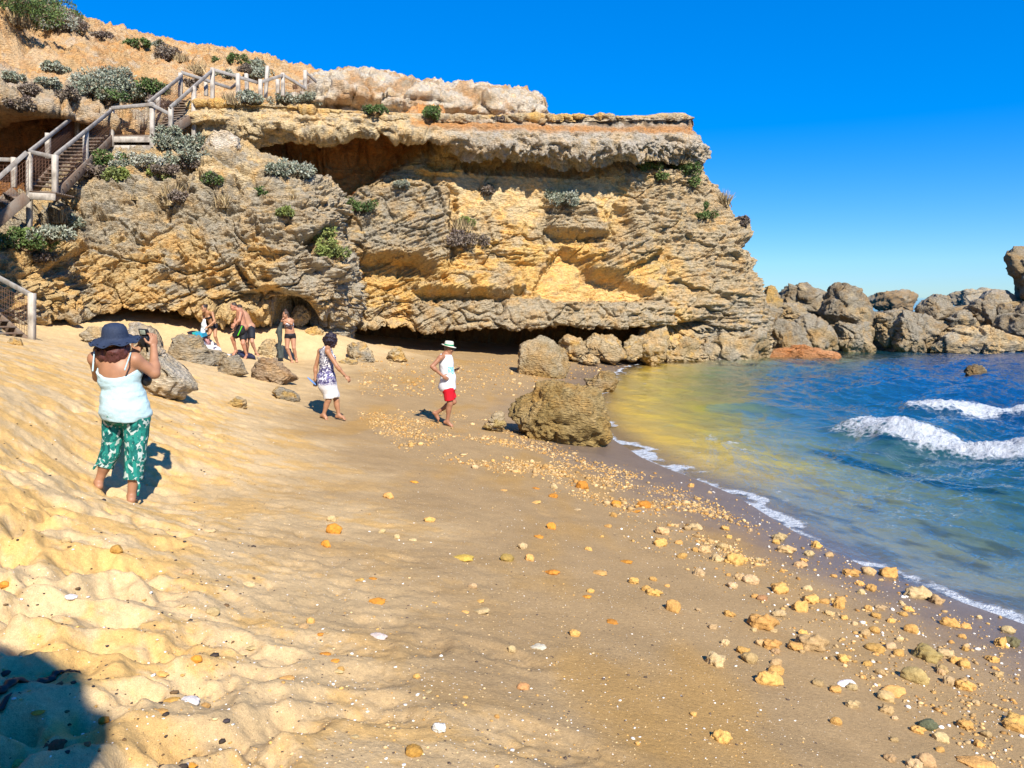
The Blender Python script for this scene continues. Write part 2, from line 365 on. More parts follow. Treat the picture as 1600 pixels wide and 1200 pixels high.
# ---- main cliff
def relief_main(P, u, v, N):
    r1, r2, r3, pits = rock_noise(P, 1)
    L0, b0, a0 = strata(P, R(2), 3.6, 3); L0b, _, _ = strata(P, R(-4), 9.0, 5, .8)
    L1, b1, a1 = strata(P, R(20), 5.0, 7); L1b, _, _ = strata(P, R(17), 11.0, 8, .8)
    w1 = np.clip(polymask(u, v, [(520,300),(705,300),(700,420),(810,440),(820,480),(640,520),(520,520)], 25)+polymask(u, v, [(905,390),(1030,375),(1050,430),(960,440)], 12), 0, 1)
    L0c, _, _ = strata(P, R(1), 17, 6, .8); L1c, _, _ = strata(P, R(18), 19, 9, .8)
    lay = (L0*.13+L0b*.10+L0c*.06)*(1-w1)+(L1*.14+L1b*.10+L1c*.06)*w1
    cap = polymask(u, v, [(300,165),(700,183),(860,190),(1120,180),(1140,225),(1108,252),(1060,246),(980,247),(900,258),(850,252),(780,244),(720,240),(690,222),(600,212),(520,212),(440,220),(400,236),(300,225)], 5)
    sandy = polymask(u, v, [(725,268),(960,270),(975,330),(940,330),(900,310),(850,320),(830,350),(760,330),(735,350),(705,400),(700,290)], 14)
    alcove = polymask(u, v, [(878,388),(905,402),(925,427),(960,432),(1000,450),(1018,462),(1000,474),(930,468),(860,474),(838,452),(850,420)], 7)
    qw = P+.25*np.stack([fbm(P*1.1, 2, 31), fbm(P*1.1, 2, 32), fbm(P*1.1, 2, 33)], -1)
    bl, bc = blocks(qw, (.55, .55, .85), 41); bl2, bc2 = blocks(qw, (1.5, 1.5, 2.6), 42); lay = lay*(.65+.85*sstep(-.35, .35, fbm(P*.33, 3, 44)))
    blk = (.40*bl-.18*sstep(.08, 0, bc)+.12*bl2-.07*sstep(.10, 0, bc2))*(1-.75*sandy)*(1-.7*alcove)
    d = blk+lay*(1-.8*sandy)*(1-.6*alcove)+.22*r1+.10*r2*(1-.6*sandy)+.055*r3-.30*pits*(1-sandy)
    feats = [  # polygon, offset in metres, feather px
      ([(395,238),(430,224),(520,217),(600,215),(700,224),(672,240),(650,243),(600,268),(565,292),(520,318),(480,300),(440,260)], -1.9, 9),
      ([(722,243),(800,248),(900,260),(940,256),(985,248),(1080,250),(1085,262),(985,266),(900,277),(800,272),(728,268)], -0.75, 5),
      ([(548,412),(600,401),(650,404),(672,418),(690,440),(640,446),(600,455),(570,470),(548,492),(525,505),(505,500),(520,450)], -1.1, 8),
      ([(470,350),(512,372),(520,410),(540,430),(530,470),(510,520),(470,520)], -1.5, 8),
      ([(878,388),(905,402),(925,427),(960,432),(1000,450),(1018,462),(1000,474),(930,468),(860,474),(838,452),(850,420)], -0.85, 6),
      ([(915,395),(950,383),(1005,378),(1030,392),(985,418),(960,432),(925,425)], 0.75, 6),
      ([(640,478),(760,470),(900,474),(1010,470),(1050,480),(1048,508),(1000,510),(800,508),(640,512)], 0.65, 6),
      ([(530,512),(640,511),(800,511),(1000,512),(1040,508),(1040,575),(530,575)], -2.6, 4),
      ([(1040,508),(1110,500),(1120,512),(1060,530),(1040,530)], -0.9, 5),
      ([(560,295),(640,282),(700,300),(703,400),(690,420),(640,405),(560,400),(535,380)], 0.5, 8),
      ([(640,437),(720,425),(815,440),(820,455),(780,462),(700,458),(650,452)], 0.85, 6),
      ([(645,456),(700,460),(790,464),(800,472),(740,472),(660,468)], -0.55, 4),
      ([(850,312),(925,318),(930,332),(860,336)], 0.45, 5), ([(852,340),(930,342),(948,366),(880,368),(850,360)], 0.6, 5),
      ([(850,366),(945,368),(900,384),(865,380)], -0.35, 4),
      ([(1140,290),(1180,288),(1182,322),(1150,325)], 0.5, 7), ([(1095,255),(1140,265),(1150,290),(1110,285)], -0.4, 8),
      ([(1145,345),(1200,345),(1195,378),(1150,378)], 0.35, 7), ([(1145,376),(1195,378),(1195,392),(1150,388)], -0.45, 4),
      ([(960,320),(985,330),(990,372),(968,378),(958,350)], -0.6, 5), ([(985,340),(1060,330),(1075,372),(1000,380)], 0.3, 6),
      ([(1150,420),(1180,415),(1185,440),(1155,445)], -.4, 5), ([(1085,390),(1110,390),(1110,440),(1090,440)], -.25, 5),
      ([(930,165),(1100,178),(1100,196),(930,188)], 0.2, 3), ([(840,196),(1080,198),(1080,210),(840,210)], -0.3, 4),
      ([(700,290),(712,300),(712,400),(702,410)], -.4, 4), ([(1020,262),(1060,268),(1060,330),(1030,330)], .3, 10),
      ([(540,355),(610,338),(640,350),(600,372),(545,380)], -.25, 5),
    ]
    for poly, amt, fe in feats:
        jit = 5*r3
        d = d+amt*polymask(u+jit, v+jit*.6, poly, fe)
    capn = fbm(P*np.array([3.2, 3.2, 6.5]), 4, 77, .65); knob = sstep(215, 240, v)*sstep(660, 720, u)
    Lc, _, _ = strata(P, R(-1), 5.5, 303, .8, .8)
    d = d*(1-.6*cap)+cap*(0.16+.12*capn*knob+.20*Lc+.06*capn+.07*r2)
    # colour
    c = np.tile(C_TAN, (len(P), 1)); m1 = fbm(P*.8, 4, 90); m2 = fbm(P*np.array([1.5, 1.5, 4]), 3, 95)
    c = blend(c, C_GOLD, sstep(-.25, .35, m1+.15+.5*m2))
    grey = np.clip(polymask(u, v, [(535,290),(700,285),(705,400),(650,400),(560,400),(525,390)], 16)+polymask(u, v, [(985,250),(1120,240),(1220,300),(1240,560),(1100,560),(1085,470),(1060,400),(1000,390),(960,360),(990,320)], 28)*.75
                   +polymask(u, v, [(640,470),(1050,462),(1050,512),(640,512)], 8)*.8+polymask(u, v, [(850,305),(930,310),(945,368),(850,368)], 8)*.8
                   +polymask(u, v, [(930,380),(1010,376),(1000,410),(950,425)], 8)*.6+polymask(u, v, [(1060,470),(1240,470),(1240,560),(1060,560)], 12)*.3, 0, 1)
    c = blend(c, C_GREY, grey*sstep(-.55, .15, m1*.7+m2+.15))
    c = blend(c, C_PALE*1.05, sandy*.85*sstep(-.6, .1, m2+.2))
    c = blend(c, C_GOLD*np.array([1.12, 1.1, 1.15]), alcove*.9)
    c = blend(c, C_ORANGE*1.55, polymask(u, v, feats[0][0], 7)); c = blend(c, C_GOLD*.9, polymask(u, v, feats[2][0], 7)*.8)
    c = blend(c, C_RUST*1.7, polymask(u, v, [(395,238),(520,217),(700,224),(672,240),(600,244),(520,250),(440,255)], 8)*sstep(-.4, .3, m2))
    d = d*(1-.8*np.clip(N[:, 2], 0, 1))
    capw = np.clip(cap, 0, 1); leftcap = sstep(760, 600, u)
    c = blend(c, C_WHITE*.82, capw*(1-.55*leftcap)); c = blend(c, C_PALE, capw*leftcap*.8)
    c = blend(c, C_GREY, capw*sstep(0.0, .7, -capn+.6*m2)*.8)
    soil = polymask(u, v, [(640,186),(840,198),(1085,198),(1088,211),(990,208),(860,212),(760,206),(640,200)], 4); c = blend(c, C_ORANGE*1.05, soil*.85)
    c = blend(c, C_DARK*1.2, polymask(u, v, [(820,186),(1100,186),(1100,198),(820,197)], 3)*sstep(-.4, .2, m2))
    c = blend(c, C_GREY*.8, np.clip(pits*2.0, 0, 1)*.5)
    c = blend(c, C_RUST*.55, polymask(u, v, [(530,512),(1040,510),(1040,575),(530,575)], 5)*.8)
    return d, c
def net(rows):
    return [PY(np.full(len(v), u) if np.isscalar(u) else np.array(u), np.array(v), np.array(Y)) for u, v, Y in rows]
_m = net([
 (300,[580,530,480,380,250,220,190,174,178,250],[31,31,30.6,30.6,31.0,30.6,29.9,30.0,32,42]),
 (400,[585,532,485,390,250,228,196,176,181,250],[31.2,31.2,30.8,30.9,31.3,30.9,30.1,30.3,32.5,43]),
 (500,[590,535,490,400,250,220,200,182,186,250],[31.5,31.5,31,31.2,31.8,31.4,30.4,30.6,33,44]),
 (600,[590,540,500,400,250,220,205,188,191,250],[32.5,32.5,31.6,32,32.6,32.2,31.0,31.2,34,45]),
 (700,[590,548,505,400,262,240,215,194,196,255],[33.5,33.5,32.3,32.8,33.3,33.0,31.8,32.2,35,46]),
 (850,[595,555,508,400,275,256,225,194,196,258],[34.5,34.5,33.2,34,34.6,34.2,32.9,33.4,36,48]),
 (1000,[600,560,508,400,275,256,225,195,198,262],[36,36,35,35.6,36.2,35.8,34.5,35,38,49]),
 ([1100,1100,1093,1078,1052,1040,1040,1032,1026,1016],[600,561,509,400,275,252,225,195,199,265],[37.2,37.2,36.4,36.8,37.4,37.0,35.8,36.3,39,50]),
 ([1212,1208,1198,1172,1108,1092,1090,1072,1062,1052],[600,562,510,400,275,252,225,196,201,268],[38.5,38.5,38,38.3,38.6,38.2,37.2,37.7,40,50])])
_m.insert(0, _m[0]+np.array([-.3, 2.0, 0]))
for dx, dy in ((.35, 1.6), (.1, 4), (-1.5, 9), (-4, 18)): _m.append(_m[9]+np.array([dx, dy, 0]))
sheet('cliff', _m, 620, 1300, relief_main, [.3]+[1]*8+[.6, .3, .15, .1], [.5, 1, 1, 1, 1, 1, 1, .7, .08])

# ---- buttress under the stairs
def relief_butt(P, u, v, N):
    r1, r2, r3, pits = rock_noise(P, 101)
    L1, _, _ = strata(P, R(24), 4.2, 103, .8); L1b, _, _ = strata(P, R(28), 10.0, 105, .9); L2, _, _ = strata(P, R(8), 6.0, 107, .9); L2b, _, _ = strata(P, R(5), 12, 108, .9)
    w = sstep(430, 330, u)*sstep(260, 330, v)
    L1c, _, _ = strata(P, R(26), 19, 115, .9); L2c, _, _ = strata(P, R(6), 22, 118, .9)
    d = (L1*.13+L1b*.10+L1c*.06)*w+(L2*.12+L2b*.09+L2c*.055)*(1-w)+.26*r1+.15*r2+.05*r3-.28*pits
    feats = [([(75,492),(150,490),(260,492),(285,500),(285,522),(75,535)], -1.3, 4), ([(330,470),(420,450),(470,462),(470,475),(390,482),(340,490)], -.5, 5),
             ([(420,470),(480,465),(500,500),(470,510),(430,500)], -.9, 6), ([(245,300),(262,330),(258,352),(240,330)], -.45, 5),
             ([(365,275),(380,300),(372,318),(360,300)], -.3, 4), ([(470,395),(540,420),(535,440),(480,415)], .4, 6), ([(400,350),(515,330),(520,350),(480,372),(410,370)], .4, 7),
             ([(480,370),(500,365),(510,400),(480,402)], -.8, 5), ([(270,430),(470,395),(475,440),(330,470),(270,460)], -.25, 10),
             ([(60,430),(130,385),(140,400),(80,450)], -.3, 6), ([(380,420),(460,402),(465,440),(400,455)], .4, 7), ([(40,470),(120,450),(130,490),(50,490)], .3, 8)]
    qw = P+.25*np.stack([fbm(P*1.1, 2, 131), fbm(P*1.1, 2, 132), fbm(P*1.1, 2, 133)], -1)
    bl, bc = blocks(qw, (.5, .5, .8), 141); bl2, bc2 = blocks(qw, (1.6, 1.6, 2.6), 142)
    d = d*(.75+.55*sstep(-.35, .35, fbm(P*.33, 3, 144)))+.36*bl-.18*sstep(.08, 0, bc)+.10*bl2-.07*sstep(.10, 0, bc2)
    for poly, amt, fe in feats: d = d+amt*polymask(u+6*r3, v+3*r3, poly, fe)
    m1 = fbm(P*.8, 4, 190); m2 = fbm(P*np.array([1.5, 1.5, 4]), 3, 195)
    c = np.tile(C_GREY*1.08, (len(P), 1))
    low = sstep(330, 420, v+.35*(u-250)*sstep(250, 500, u)*0)
    c = blend(c, C_GOLD*.98, .66*sstep(-.1, .35, m1+.7*m2-.3+.75*low*sstep(470, 400, u)))
    c = blend(c, C_TAN, .5*sstep(-.2, .3, m2)*(1-low))
    c = blend(c, C_PALE, .8*sstep(.1, .5, m1-.2*m2)*polymask(u, v, [(200,240),(480,240),(480,330),(330,330),(240,300)], 20))
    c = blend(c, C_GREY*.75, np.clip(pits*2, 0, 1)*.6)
    c = blend(c, C_RUST*.8, polymask(u, v, feats[0][0], 4)*.7)
    return d, c
_b = net([
 (-80,[560,525,490,455,425,400,385,352],[20.8,20.8,20.5,20.9,21.5,22,23.5,28]),
 (20,[560,525,490,450,418,398,384,315],[22.2,22.2,21.8,22,22.4,22.9,24.2,28.2]),
 (75,[560,515,485,430,385,355,330,272],[23.5,23.9,23,23.2,23.7,24.3,25.4,29]),
 (130,[560,507,480,420,345,293,272,232],[24.5,25.1,24,24.2,24.8,25.6,27,30]),
 (250,[560,508,485,420,330,262,246,222],[25.5,26.3,24.8,24.8,25.4,26.3,27.5,30.5]),
 (400,[565,512,485,420,330,262,242,250],[26,27,25.4,25.3,25.8,26.6,28,31.2]),
 (480,[565,515,480,420,350,292,268,280],[26.6,27.4,25.9,25.8,26.2,27,28.4,31.4]),
 ([520,520,530,530,512,513,500,490],[565,520,470,425,350,308,290,300],[27.5,28,27,26.8,27.2,28,29,31.6])])
for dx, dy in ((.15, 1.4), (-.2, 3.5), (-.8, 5.5)): _b.append(_b[7]+np.array([dx, dy, 0]))
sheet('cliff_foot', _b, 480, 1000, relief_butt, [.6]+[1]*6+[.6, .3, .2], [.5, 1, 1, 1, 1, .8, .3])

# ---- hillside behind the stairs
def relief_hill(P, u, v, N):
    r1, r2, r3, pits = rock_noise(P, 201); L, _, _ = strata(P, R(6), 3, 203, .9)
    ledge = polymask(u, v, [(-200,120),(0,128),(100,145),(200,165),(260,180),(260,205),(190,200),(100,185),(0,172),(-200,172)], 8)
    up = sstep(150, 110, v)
    gully = ridged(P*np.array([1.1, .35, .35]), 3, 230)
    d = .38*r1+.05*r3+.10*r2+ledge*(.10*r2+.16*L+.15)+(1-ledge)*.05*r2+up*.20*gully
    d = d-1.8*polymask(u+8*r3, v+4*r3, [(-250,182),(0,178),(100,190),(150,205),(150,300),(0,330),(-250,340)], 8)
    d = d+.9*polymask(u, v, [(-100,20),(20,25),(40,60),(35,100),(-100,110)], 12)*(.4+r2)
    m1 = fbm(P*.6, 4, 290); m2 = fbm(P*np.array([1.2, 1.2, 3]), 3, 295)
    c = np.tile(np.array([.60, .395, .19]), (len(P), 1)); c = blend(c, np.array([.66, .47, .27]), sstep(-.3, .4, m1)); c = blend(c, C_ORANGE, sstep(.05, .5, m2)*.5)
    c = blend(c, C_WHITE*.8, ledge*sstep(-.5, .2, m2+.1)*.8); c = blend(c, C_GREY, ledge*sstep(.1, .5, m1)*.7)
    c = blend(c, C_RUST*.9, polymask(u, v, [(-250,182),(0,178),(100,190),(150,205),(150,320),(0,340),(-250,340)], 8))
    c = blend(c, C_WHITE*.85, sstep(.5, .7, fbm(P*1.7, 3, 299))*.6)
    bl, bc = blocks(P, (.8, .8, 1.4), 241); d = d+ledge*(.45*bl-.3*sstep(.12, 0, bc))+up*.12*sstep(.1, .45, bl)*sstep(-.1, .3, m2)
    return d, c
_h = net([
 (-330,[440,270,180,140,80,20,-90,-110],[24,25,24.6,25.6,30,35,41,55]),
 (-150,[430,265,183,146,88,35,-40,-60],[25,26,25.5,26.5,31,35,41,55]),
 (0,[420,270,180,150,95,52,8,-10],[26,26.8,26.3,27,31.5,35.5,40.5,55]),
 (100,[400,260,180,160,102,66,40,30],[27,27.8,27.2,28,32,36,40,55]),
 (200,[380,250,196,176,125,96,76,62],[29,29.5,28.8,29.6,33,37,40.5,55]),
 (300,[350,245,205,188,145,114,94,80],[31.5,31.5,30.9,31.5,34,37,41,55]),
 (400,[330,245,210,195,165,134,112,98],[33,33,33,33.5,35.5,38,41,56]),
 (500,[330,245,220,205,188,155,136,122],[34,34,34,34.5,36.5,39,42,56]),
 (580,[330,270,240,225,210,195,175,160],[36,36,36,36.5,38.5,41,44,56])])
sheet('hillside', _h, 380, 700, relief_hill)

# ---- pale upper tier of the cliff top
def relief_tier(P, u, v, N):
    r1, r2, r3, pits = rock_noise(P, 301); L, _, _ = strata(P, R(-4), 3.2, 303, .9); Lb, _, _ = strata(P, R(-3), 8, 304, .9)
    d = .2*r1+.16*r2+.06*r3+.22*L+.12*Lb-.35*pits
    d = d-.5*polymask(u+5*r3, v+3*r3, [(470,160),(560,160),(700,176),(840,190),(840,200),(700,192),(560,178),(470,175)], 5)
    m1 = fbm(P*.7, 4, 390); m2 = fbm(P*np.array([1.2, 1.2, 3]), 3, 395)
    c = np.tile(C_WHITE*1.02, (len(P), 1)); c = blend(c, np.array([.55, .36, .2]), sstep(-.1, .5, m1+.4*m2)); c = blend(c, C_GREY, sstep(0.05, .6, m2-.1)*.7)
    c = blend(c, C_ORANGE*.8, sstep(176, 190, v+4*m2)*.5)
    bl, bc = blocks(P, (.7, .7, 1.2), 341); d = d+.4*bl-.25*sstep(.12, 0, bc)
    return d, c
_t = net([
 (462,[260,200,172,158,150,146],[36,36,35.9,36,36.6,46]),
 (495,[255,190,160,138,128,126],[36,36,35.9,35.9,36.5,46]),
 (550,[250,190,160,135,122,120],[36.3,36.3,36.2,36.2,36.8,46]),
 (650,[250,195,165,148,137,134],[36.8,36.8,36.7,36.7,37.4,47]),
 (750,[250,200,175,158,146,143],[37.6,37.6,37.5,37.5,38.2,48]),
 (838,[250,205,185,168,158,155],[38.6,38.6,38.5,38.5,39,49])])
for dx, dy in ((.25, 1.2), (-.2, 4), (-2, 10)): _t.append(_t[5]+np.array([dx, dy, 0]))
sheet('cliff_top', _t, 170, 560, relief_tier)

# ---- bluff on the left, running past the camera; shades the ground below it
def relief_bluff(P, u, v, N):
    r1, r2, r3, pits = rock_noise(P, 401); L, _, _ = strata(P, R(3), 2.5, 403, .9)
    m1 = fbm(P*.7, 4, 490)
    c = blend(np.tile(C_TAN, (len(P), 1)), C_GOLD, sstep(-.3, .3, m1)); c = blend(c, C_GREY, sstep(.1, .5, -m1)*.7)
    return .28*r1+.15*r2+.05*r3+.2*L, c
_w = []
for x, y, h in [(-10.2,-10,9),(-10.0,-3,9),(-10.0,3,9.5),(-10.2,9,10),(-10.7,13.2,10.6),(-11.75,16.4,12.2),(-12.9,17.4,12),(-22,18.5,10)]:
    _w.append(np.array([[x+.6, y-.3, 0.8], [x, y, 3.0], [x-.1, y, 5.5], [x-.2, y, h-1], [x-1.0, y+.2, h], [x-9, y+2, h+2.5]]))
_w = [q for q in reversed(_w)]
sheet('bluff', _w, 160, 420, relief_bluff)
# ------------------------------------------------------------------ water
def mk_water():
    t = NT('water'); t.n.remove(t.b); p = t.pos(); dep = t.attr('depth').outputs['Fac']; foam = t.attr('foam').outputs['Fac']
    n1 = t.noise(t.mapv(p, (1.5, 1, 1), (0, 0, .25)), 3.4, 4, 0.62, 0.5); n2 = t.noise(t.mapv(p, (1.6, 1, 1), (0, 0, .3)), 10, 4, 0.6, 0.5)
    h = t.math('ADD', n1, t.math('MULTIPLY', n2, 0.6)); h = t.math('MULTIPLY', h, t.attr('rough').outputs['Fac']); nrm = t.bump(h, 0.6, 0.07)
    fr = t.new('Fresnel'); t.put(fr.inputs['IOR'], t.rng(t.new('NewGeometry').outputs['Backfacing'], 0, 1, 1.65, 1/1.65)); t.put(fr.inputs['Normal'], nrm)
    gl = t.new('BsdfGlossy'); gl.inputs['Roughness'].default_value = 0.04; t.put(gl.inputs['Normal'], nrm); gl.inputs['Color'].default_value = (.96, .98, 1, 1)
    tr = t.new('BsdfTransparent'); t.put(tr.inputs['Color'], t.mix(t.rng(dep, 0, 1.1), (.99, .97, .90), (.34, .72, .66)))
    df = t.new('BsdfDiffuse'); t.put(df.inputs['Color'], t.mix(t.rng(dep, 0.25, 1.1), (.014, .15, .16), (.005, .056, .16)))
    body = t.new('MixShader'); t.put(body.inputs[0], t.rng(dep, 0.22, 1.7, 0.0, 0.92)); t.l.new(tr.outputs[0], body.inputs[1]); t.l.new(df.outputs[0], body.inputs[2])
    surf = t.new('MixShader'); t.put(surf.inputs[0], fr.outputs[0]); t.l.new(body.outputs[0], surf.inputs[1]); t.l.new(gl.outputs[0], surf.inputs[2])
    fm = t.new('BsdfDiffuse'); fb_ = t.noise(p, 9, 5, .75); t.put(fm.inputs['Color'], t.mix(t.rng(fb_, .35, .65), (.46, .52, .58), (.70, .72, .74))); t.put(fm.inputs['Normal'], t.bump(fb_, 1.0, .12))
    v = t.voro(t.mapv(p, (1, 1, 1)), 7, 'DISTANCE_TO_EDGE'); lace = t.math('SUBTRACT', t.noise(p, 5.0, 6, 0.7), t.math('MULTIPLY', v, 0.55))
    k = t.rng(t.math('ADD', lace, foam), 0.90, 1.16)
    ms = t.new('MixShader'); t.put(ms.inputs[0], k); t.l.new(surf.outputs[0], ms.inputs[1]); t.l.new(fm.outputs[0], ms.inputs[2])
    t.l.new(ms.outputs[0], t.out.inputs['Surface']); return t.m
WATER = mk_water()
BRK = [  # crest lines of the breaking waves: world polyline, height
    (np.array([Pz(1300,668,0)[:2], Pz(1390,690,0)[:2], Pz(1500,708,0)[:2], Pz(1620,720,0)[:2], Pz(1800,738,0)[:2]]), .31, .62),
    (np.array([Pz(1400,640,0)[:2], Pz(1470,643,0)[:2], Pz(1560,646,0)[:2], Pz(1680,652,0)[:2]]), .25, .6),
    (np.array([Pz(1080,640,0)[:2], Pz(1180,640,0)[:2], Pz(1300,655,0)[:2]]), .15, .8)]
BRK = [(np.array([[np.interp(t_, np.linspace(0, 1, len(l_)), l_[:, k_]) for k_ in (0, 1)] for t_ in np.linspace(0, 1, 40)]), h_, w__) for l_, h_, w__ in BRK]
for l_, h_, w__ in BRK:
    for it_ in range(12): l_[1:-1] = .5*l_[1:-1]+.25*(l_[:-2]+l_[2:])
def seg_dist(x, y, line):
    d = np.full(len(x), 1e9); tt = np.zeros(len(x)); side = np.zeros(len(x))
    for k in range(len(line)-1):
        a, b = line[k], line[k+1]; e = b-a; t = np.clip(((x-a[0])*e[0]+(y-a[1])*e[1])/(e@e), 0, 1)
        dx, dy = x-a[0]-t*e[0], y-a[1]-t*e[1]; q = np.hypot(dx, dy); m = q < d
        d = np.where(m, q, d); tt = np.where(m, (k+t)/(len(line)-1), tt); side = np.where(m, np.sign(e[0]*dy-e[1]*dx), side)
    return d, tt, side
def wave_z(x, y):
    r = np.hypot(x, y); dep = -beach_base(x, y); amp = sstep(-0.02, 0.7, dep)*np.clip(30/np.maximum(r, 30), 0.0, 1)
    z = np.zeros(len(x)); rg = np.random.RandomState(3)
    for k in range(26):
        lam = 0.35*1.17**k if k < 16 else 3.0+0.9*(k-16); a = rg.normal(2.85, 0.55); A = (0.010 if lam < 2 else .014)*min(lam, 4)**0.75*(.6 if lam < .5 else 1)
        fade = np.clip(1.2-r/(lam*55), 0, 1) if lam < 3 else 1
        ph = (x*math.cos(a)+y*math.sin(a))*2*math.pi/lam+rg.uniform(0, 6.28)
        q = np.stack([x*.12, y*.12, 0*x+k], -1) if k % 2 else None
        m = 1+.8*perlin(q, 30+k) if q is not None else 1
        z += A*fade*m*np.sin(ph+.5*np.sin(ph*.37+k))
    q = np.stack([x*1.5+y*.35, y*.95-x*.3, 0*x], -1); q = q+.35*np.stack([perlin(q*.6, 51), perlin(q*.6, 52), 0*x], -1)
    rdg = lambda f, sd: np.where(r < 190/f, 1-2.2*np.abs(perlin(q*f, sd)), 0)
    ra = 1.45*sstep(-.01, .22, dep)/np.maximum(amp, .02)*np.clip(30/np.maximum(r, 30), 0, 1)
    z += ra*(.042*rdg(.75, 53)*np.clip(r/9, .5, 1)+.022*rdg(1.9, 54)+.011*rdg(4.3, 55)+.005*rdg(9.5, 56))
    z *= amp*(1-.62*sstep(14, 18, y)*sstep(11, 6, x))
    foam = np.zeros(len(x))
    for line, H, wd in BRK:
        d, t, s = seg_dist(x, y, line); env = sstep(0, .12, t)*sstep(1.02, .75, t)
        back = np.exp(-(d/(wd*2.2))**2); front = np.exp(-(d/(wd*.7))**2)
        lump = 1+.13*fbm(np.stack([x*1.9, y*1.9, 0*x+H*9], -1), 4, 71, .6)*(H > .2)
        lump = lump+(.11*fbm(np.stack([x*6, y*6, 0*x], -1), 4, 77, .75)+.10*np.abs(perlin(np.stack([x*11, y*11, 0*x], -1), 78)))*(H > .2)
        z += H*lump*env*np.where(s > 0, back, front)*sstep(-.1, .2, dep)
        if H > .2:
            foam = np.maximum(foam, env*(.55*np.exp(-(d/.55)**2)+np.where(s > 0, .46*np.exp(-(d/2.8)**2), 0.46*np.exp(-(d/.95)**2)))*(.9+.3*fbm(np.stack([x*1.1, y*1.1, 0*x], -1), 3, 72)))
    return z, foam
def build_water():
    ang = np.concatenate([np.linspace(-180, -32, 30, endpoint=False), np.linspace(-32, 42, 820, endpoint=False), np.linspace(42, 180, 50, endpoint=False)])
    rad = np.concatenate([[0.1, 2], np.geomspace(4, 62, 760), np.geomspace(64, 30000, 60)])
    A, Rr = np.meshgrid(np.radians(ang), rad); x = (Rr*np.sin(A)).ravel(); y = (Rr*np.cos(A)).ravel()
    z, foam = wave_z(x, y); dep = -beach_base(x, y); p = np.stack([x, y, 0*x], -1)
    edge = dep+.05*fbm(p*1.1, 3, 61)
    n = fbm(p*.7, 3, 62)
    foam = np.maximum(foam, .82*np.exp(-((edge-.010)/.026)**2)*sstep(-1.3, -.1, n+.1)+.52*np.exp(-((edge-.09)/.04)**2)*sstep(-.2, .4, n)+.46*np.exp(-((edge-.22)/.05)**2)*sstep(0, .5, fbm(p*.5, 3, 66)))
    rocks = np.exp(-((y-(44+.05*x))/1.6)**2)*sstep(13, 17, x); foam = np.maximum(foam, .42*rocks*sstep(-.3, .5, n))
    patch = sstep(.25, .7, fbm(p*np.array([.25, .6, 1]), 4, 63))*sstep(7, 11, x)*sstep(50, 26, y); foam = np.maximum(foam, .36*patch)
    o = mesh_np('water', np.stack([x, y, z], -1), grid_faces(len(rad), len(ang), True), WATER, attrs={'rough': 1-.68*sstep(13, 17, y)*sstep(12, 7, x)*sstep(60, 40, y), 'depth': np.clip(dep, -1, 4), 'foam': foam})
    tag(o, kind='structure')
build_water()
# ------------------------------------------------------------------ boulders
import bmesh
bpy.context.view_layer.update()
_ico = {}
def ico(k):
    if k not in _ico:
        bm = bmesh.new(); bmesh.ops.create_icosphere(bm, subdivisions=k, radius=1)
        V = np.array([v.co[:] for v in bm.verts]); F = np.array([[v.index for v in f.verts] for f in bm.faces]); bm.free()
        _ico[k] = (V, F)
    return _ico[k]
def hit(u, v):
    """first built surface seen at pixel (u,v)"""
    o = Vector((0, 0, CAMZ)); p = Vector(PY(u, v, 10.0)); d = (p-o).normalized()
    dg = bpy.context.evaluated_depsgraph_get(); ok, loc, nrm, idx, ob, mt = SC.ray_cast(dg, o, d)
    while ok and ob.name.startswith('water'):
        ok, loc, nrm, idx, ob, mt = SC.ray_cast(dg, loc+d*1e-3, d)
    return (np.array(loc), np.array(nrm)) if ok else (PY(u, v, 40.0), np.array([0, -1., 0]))
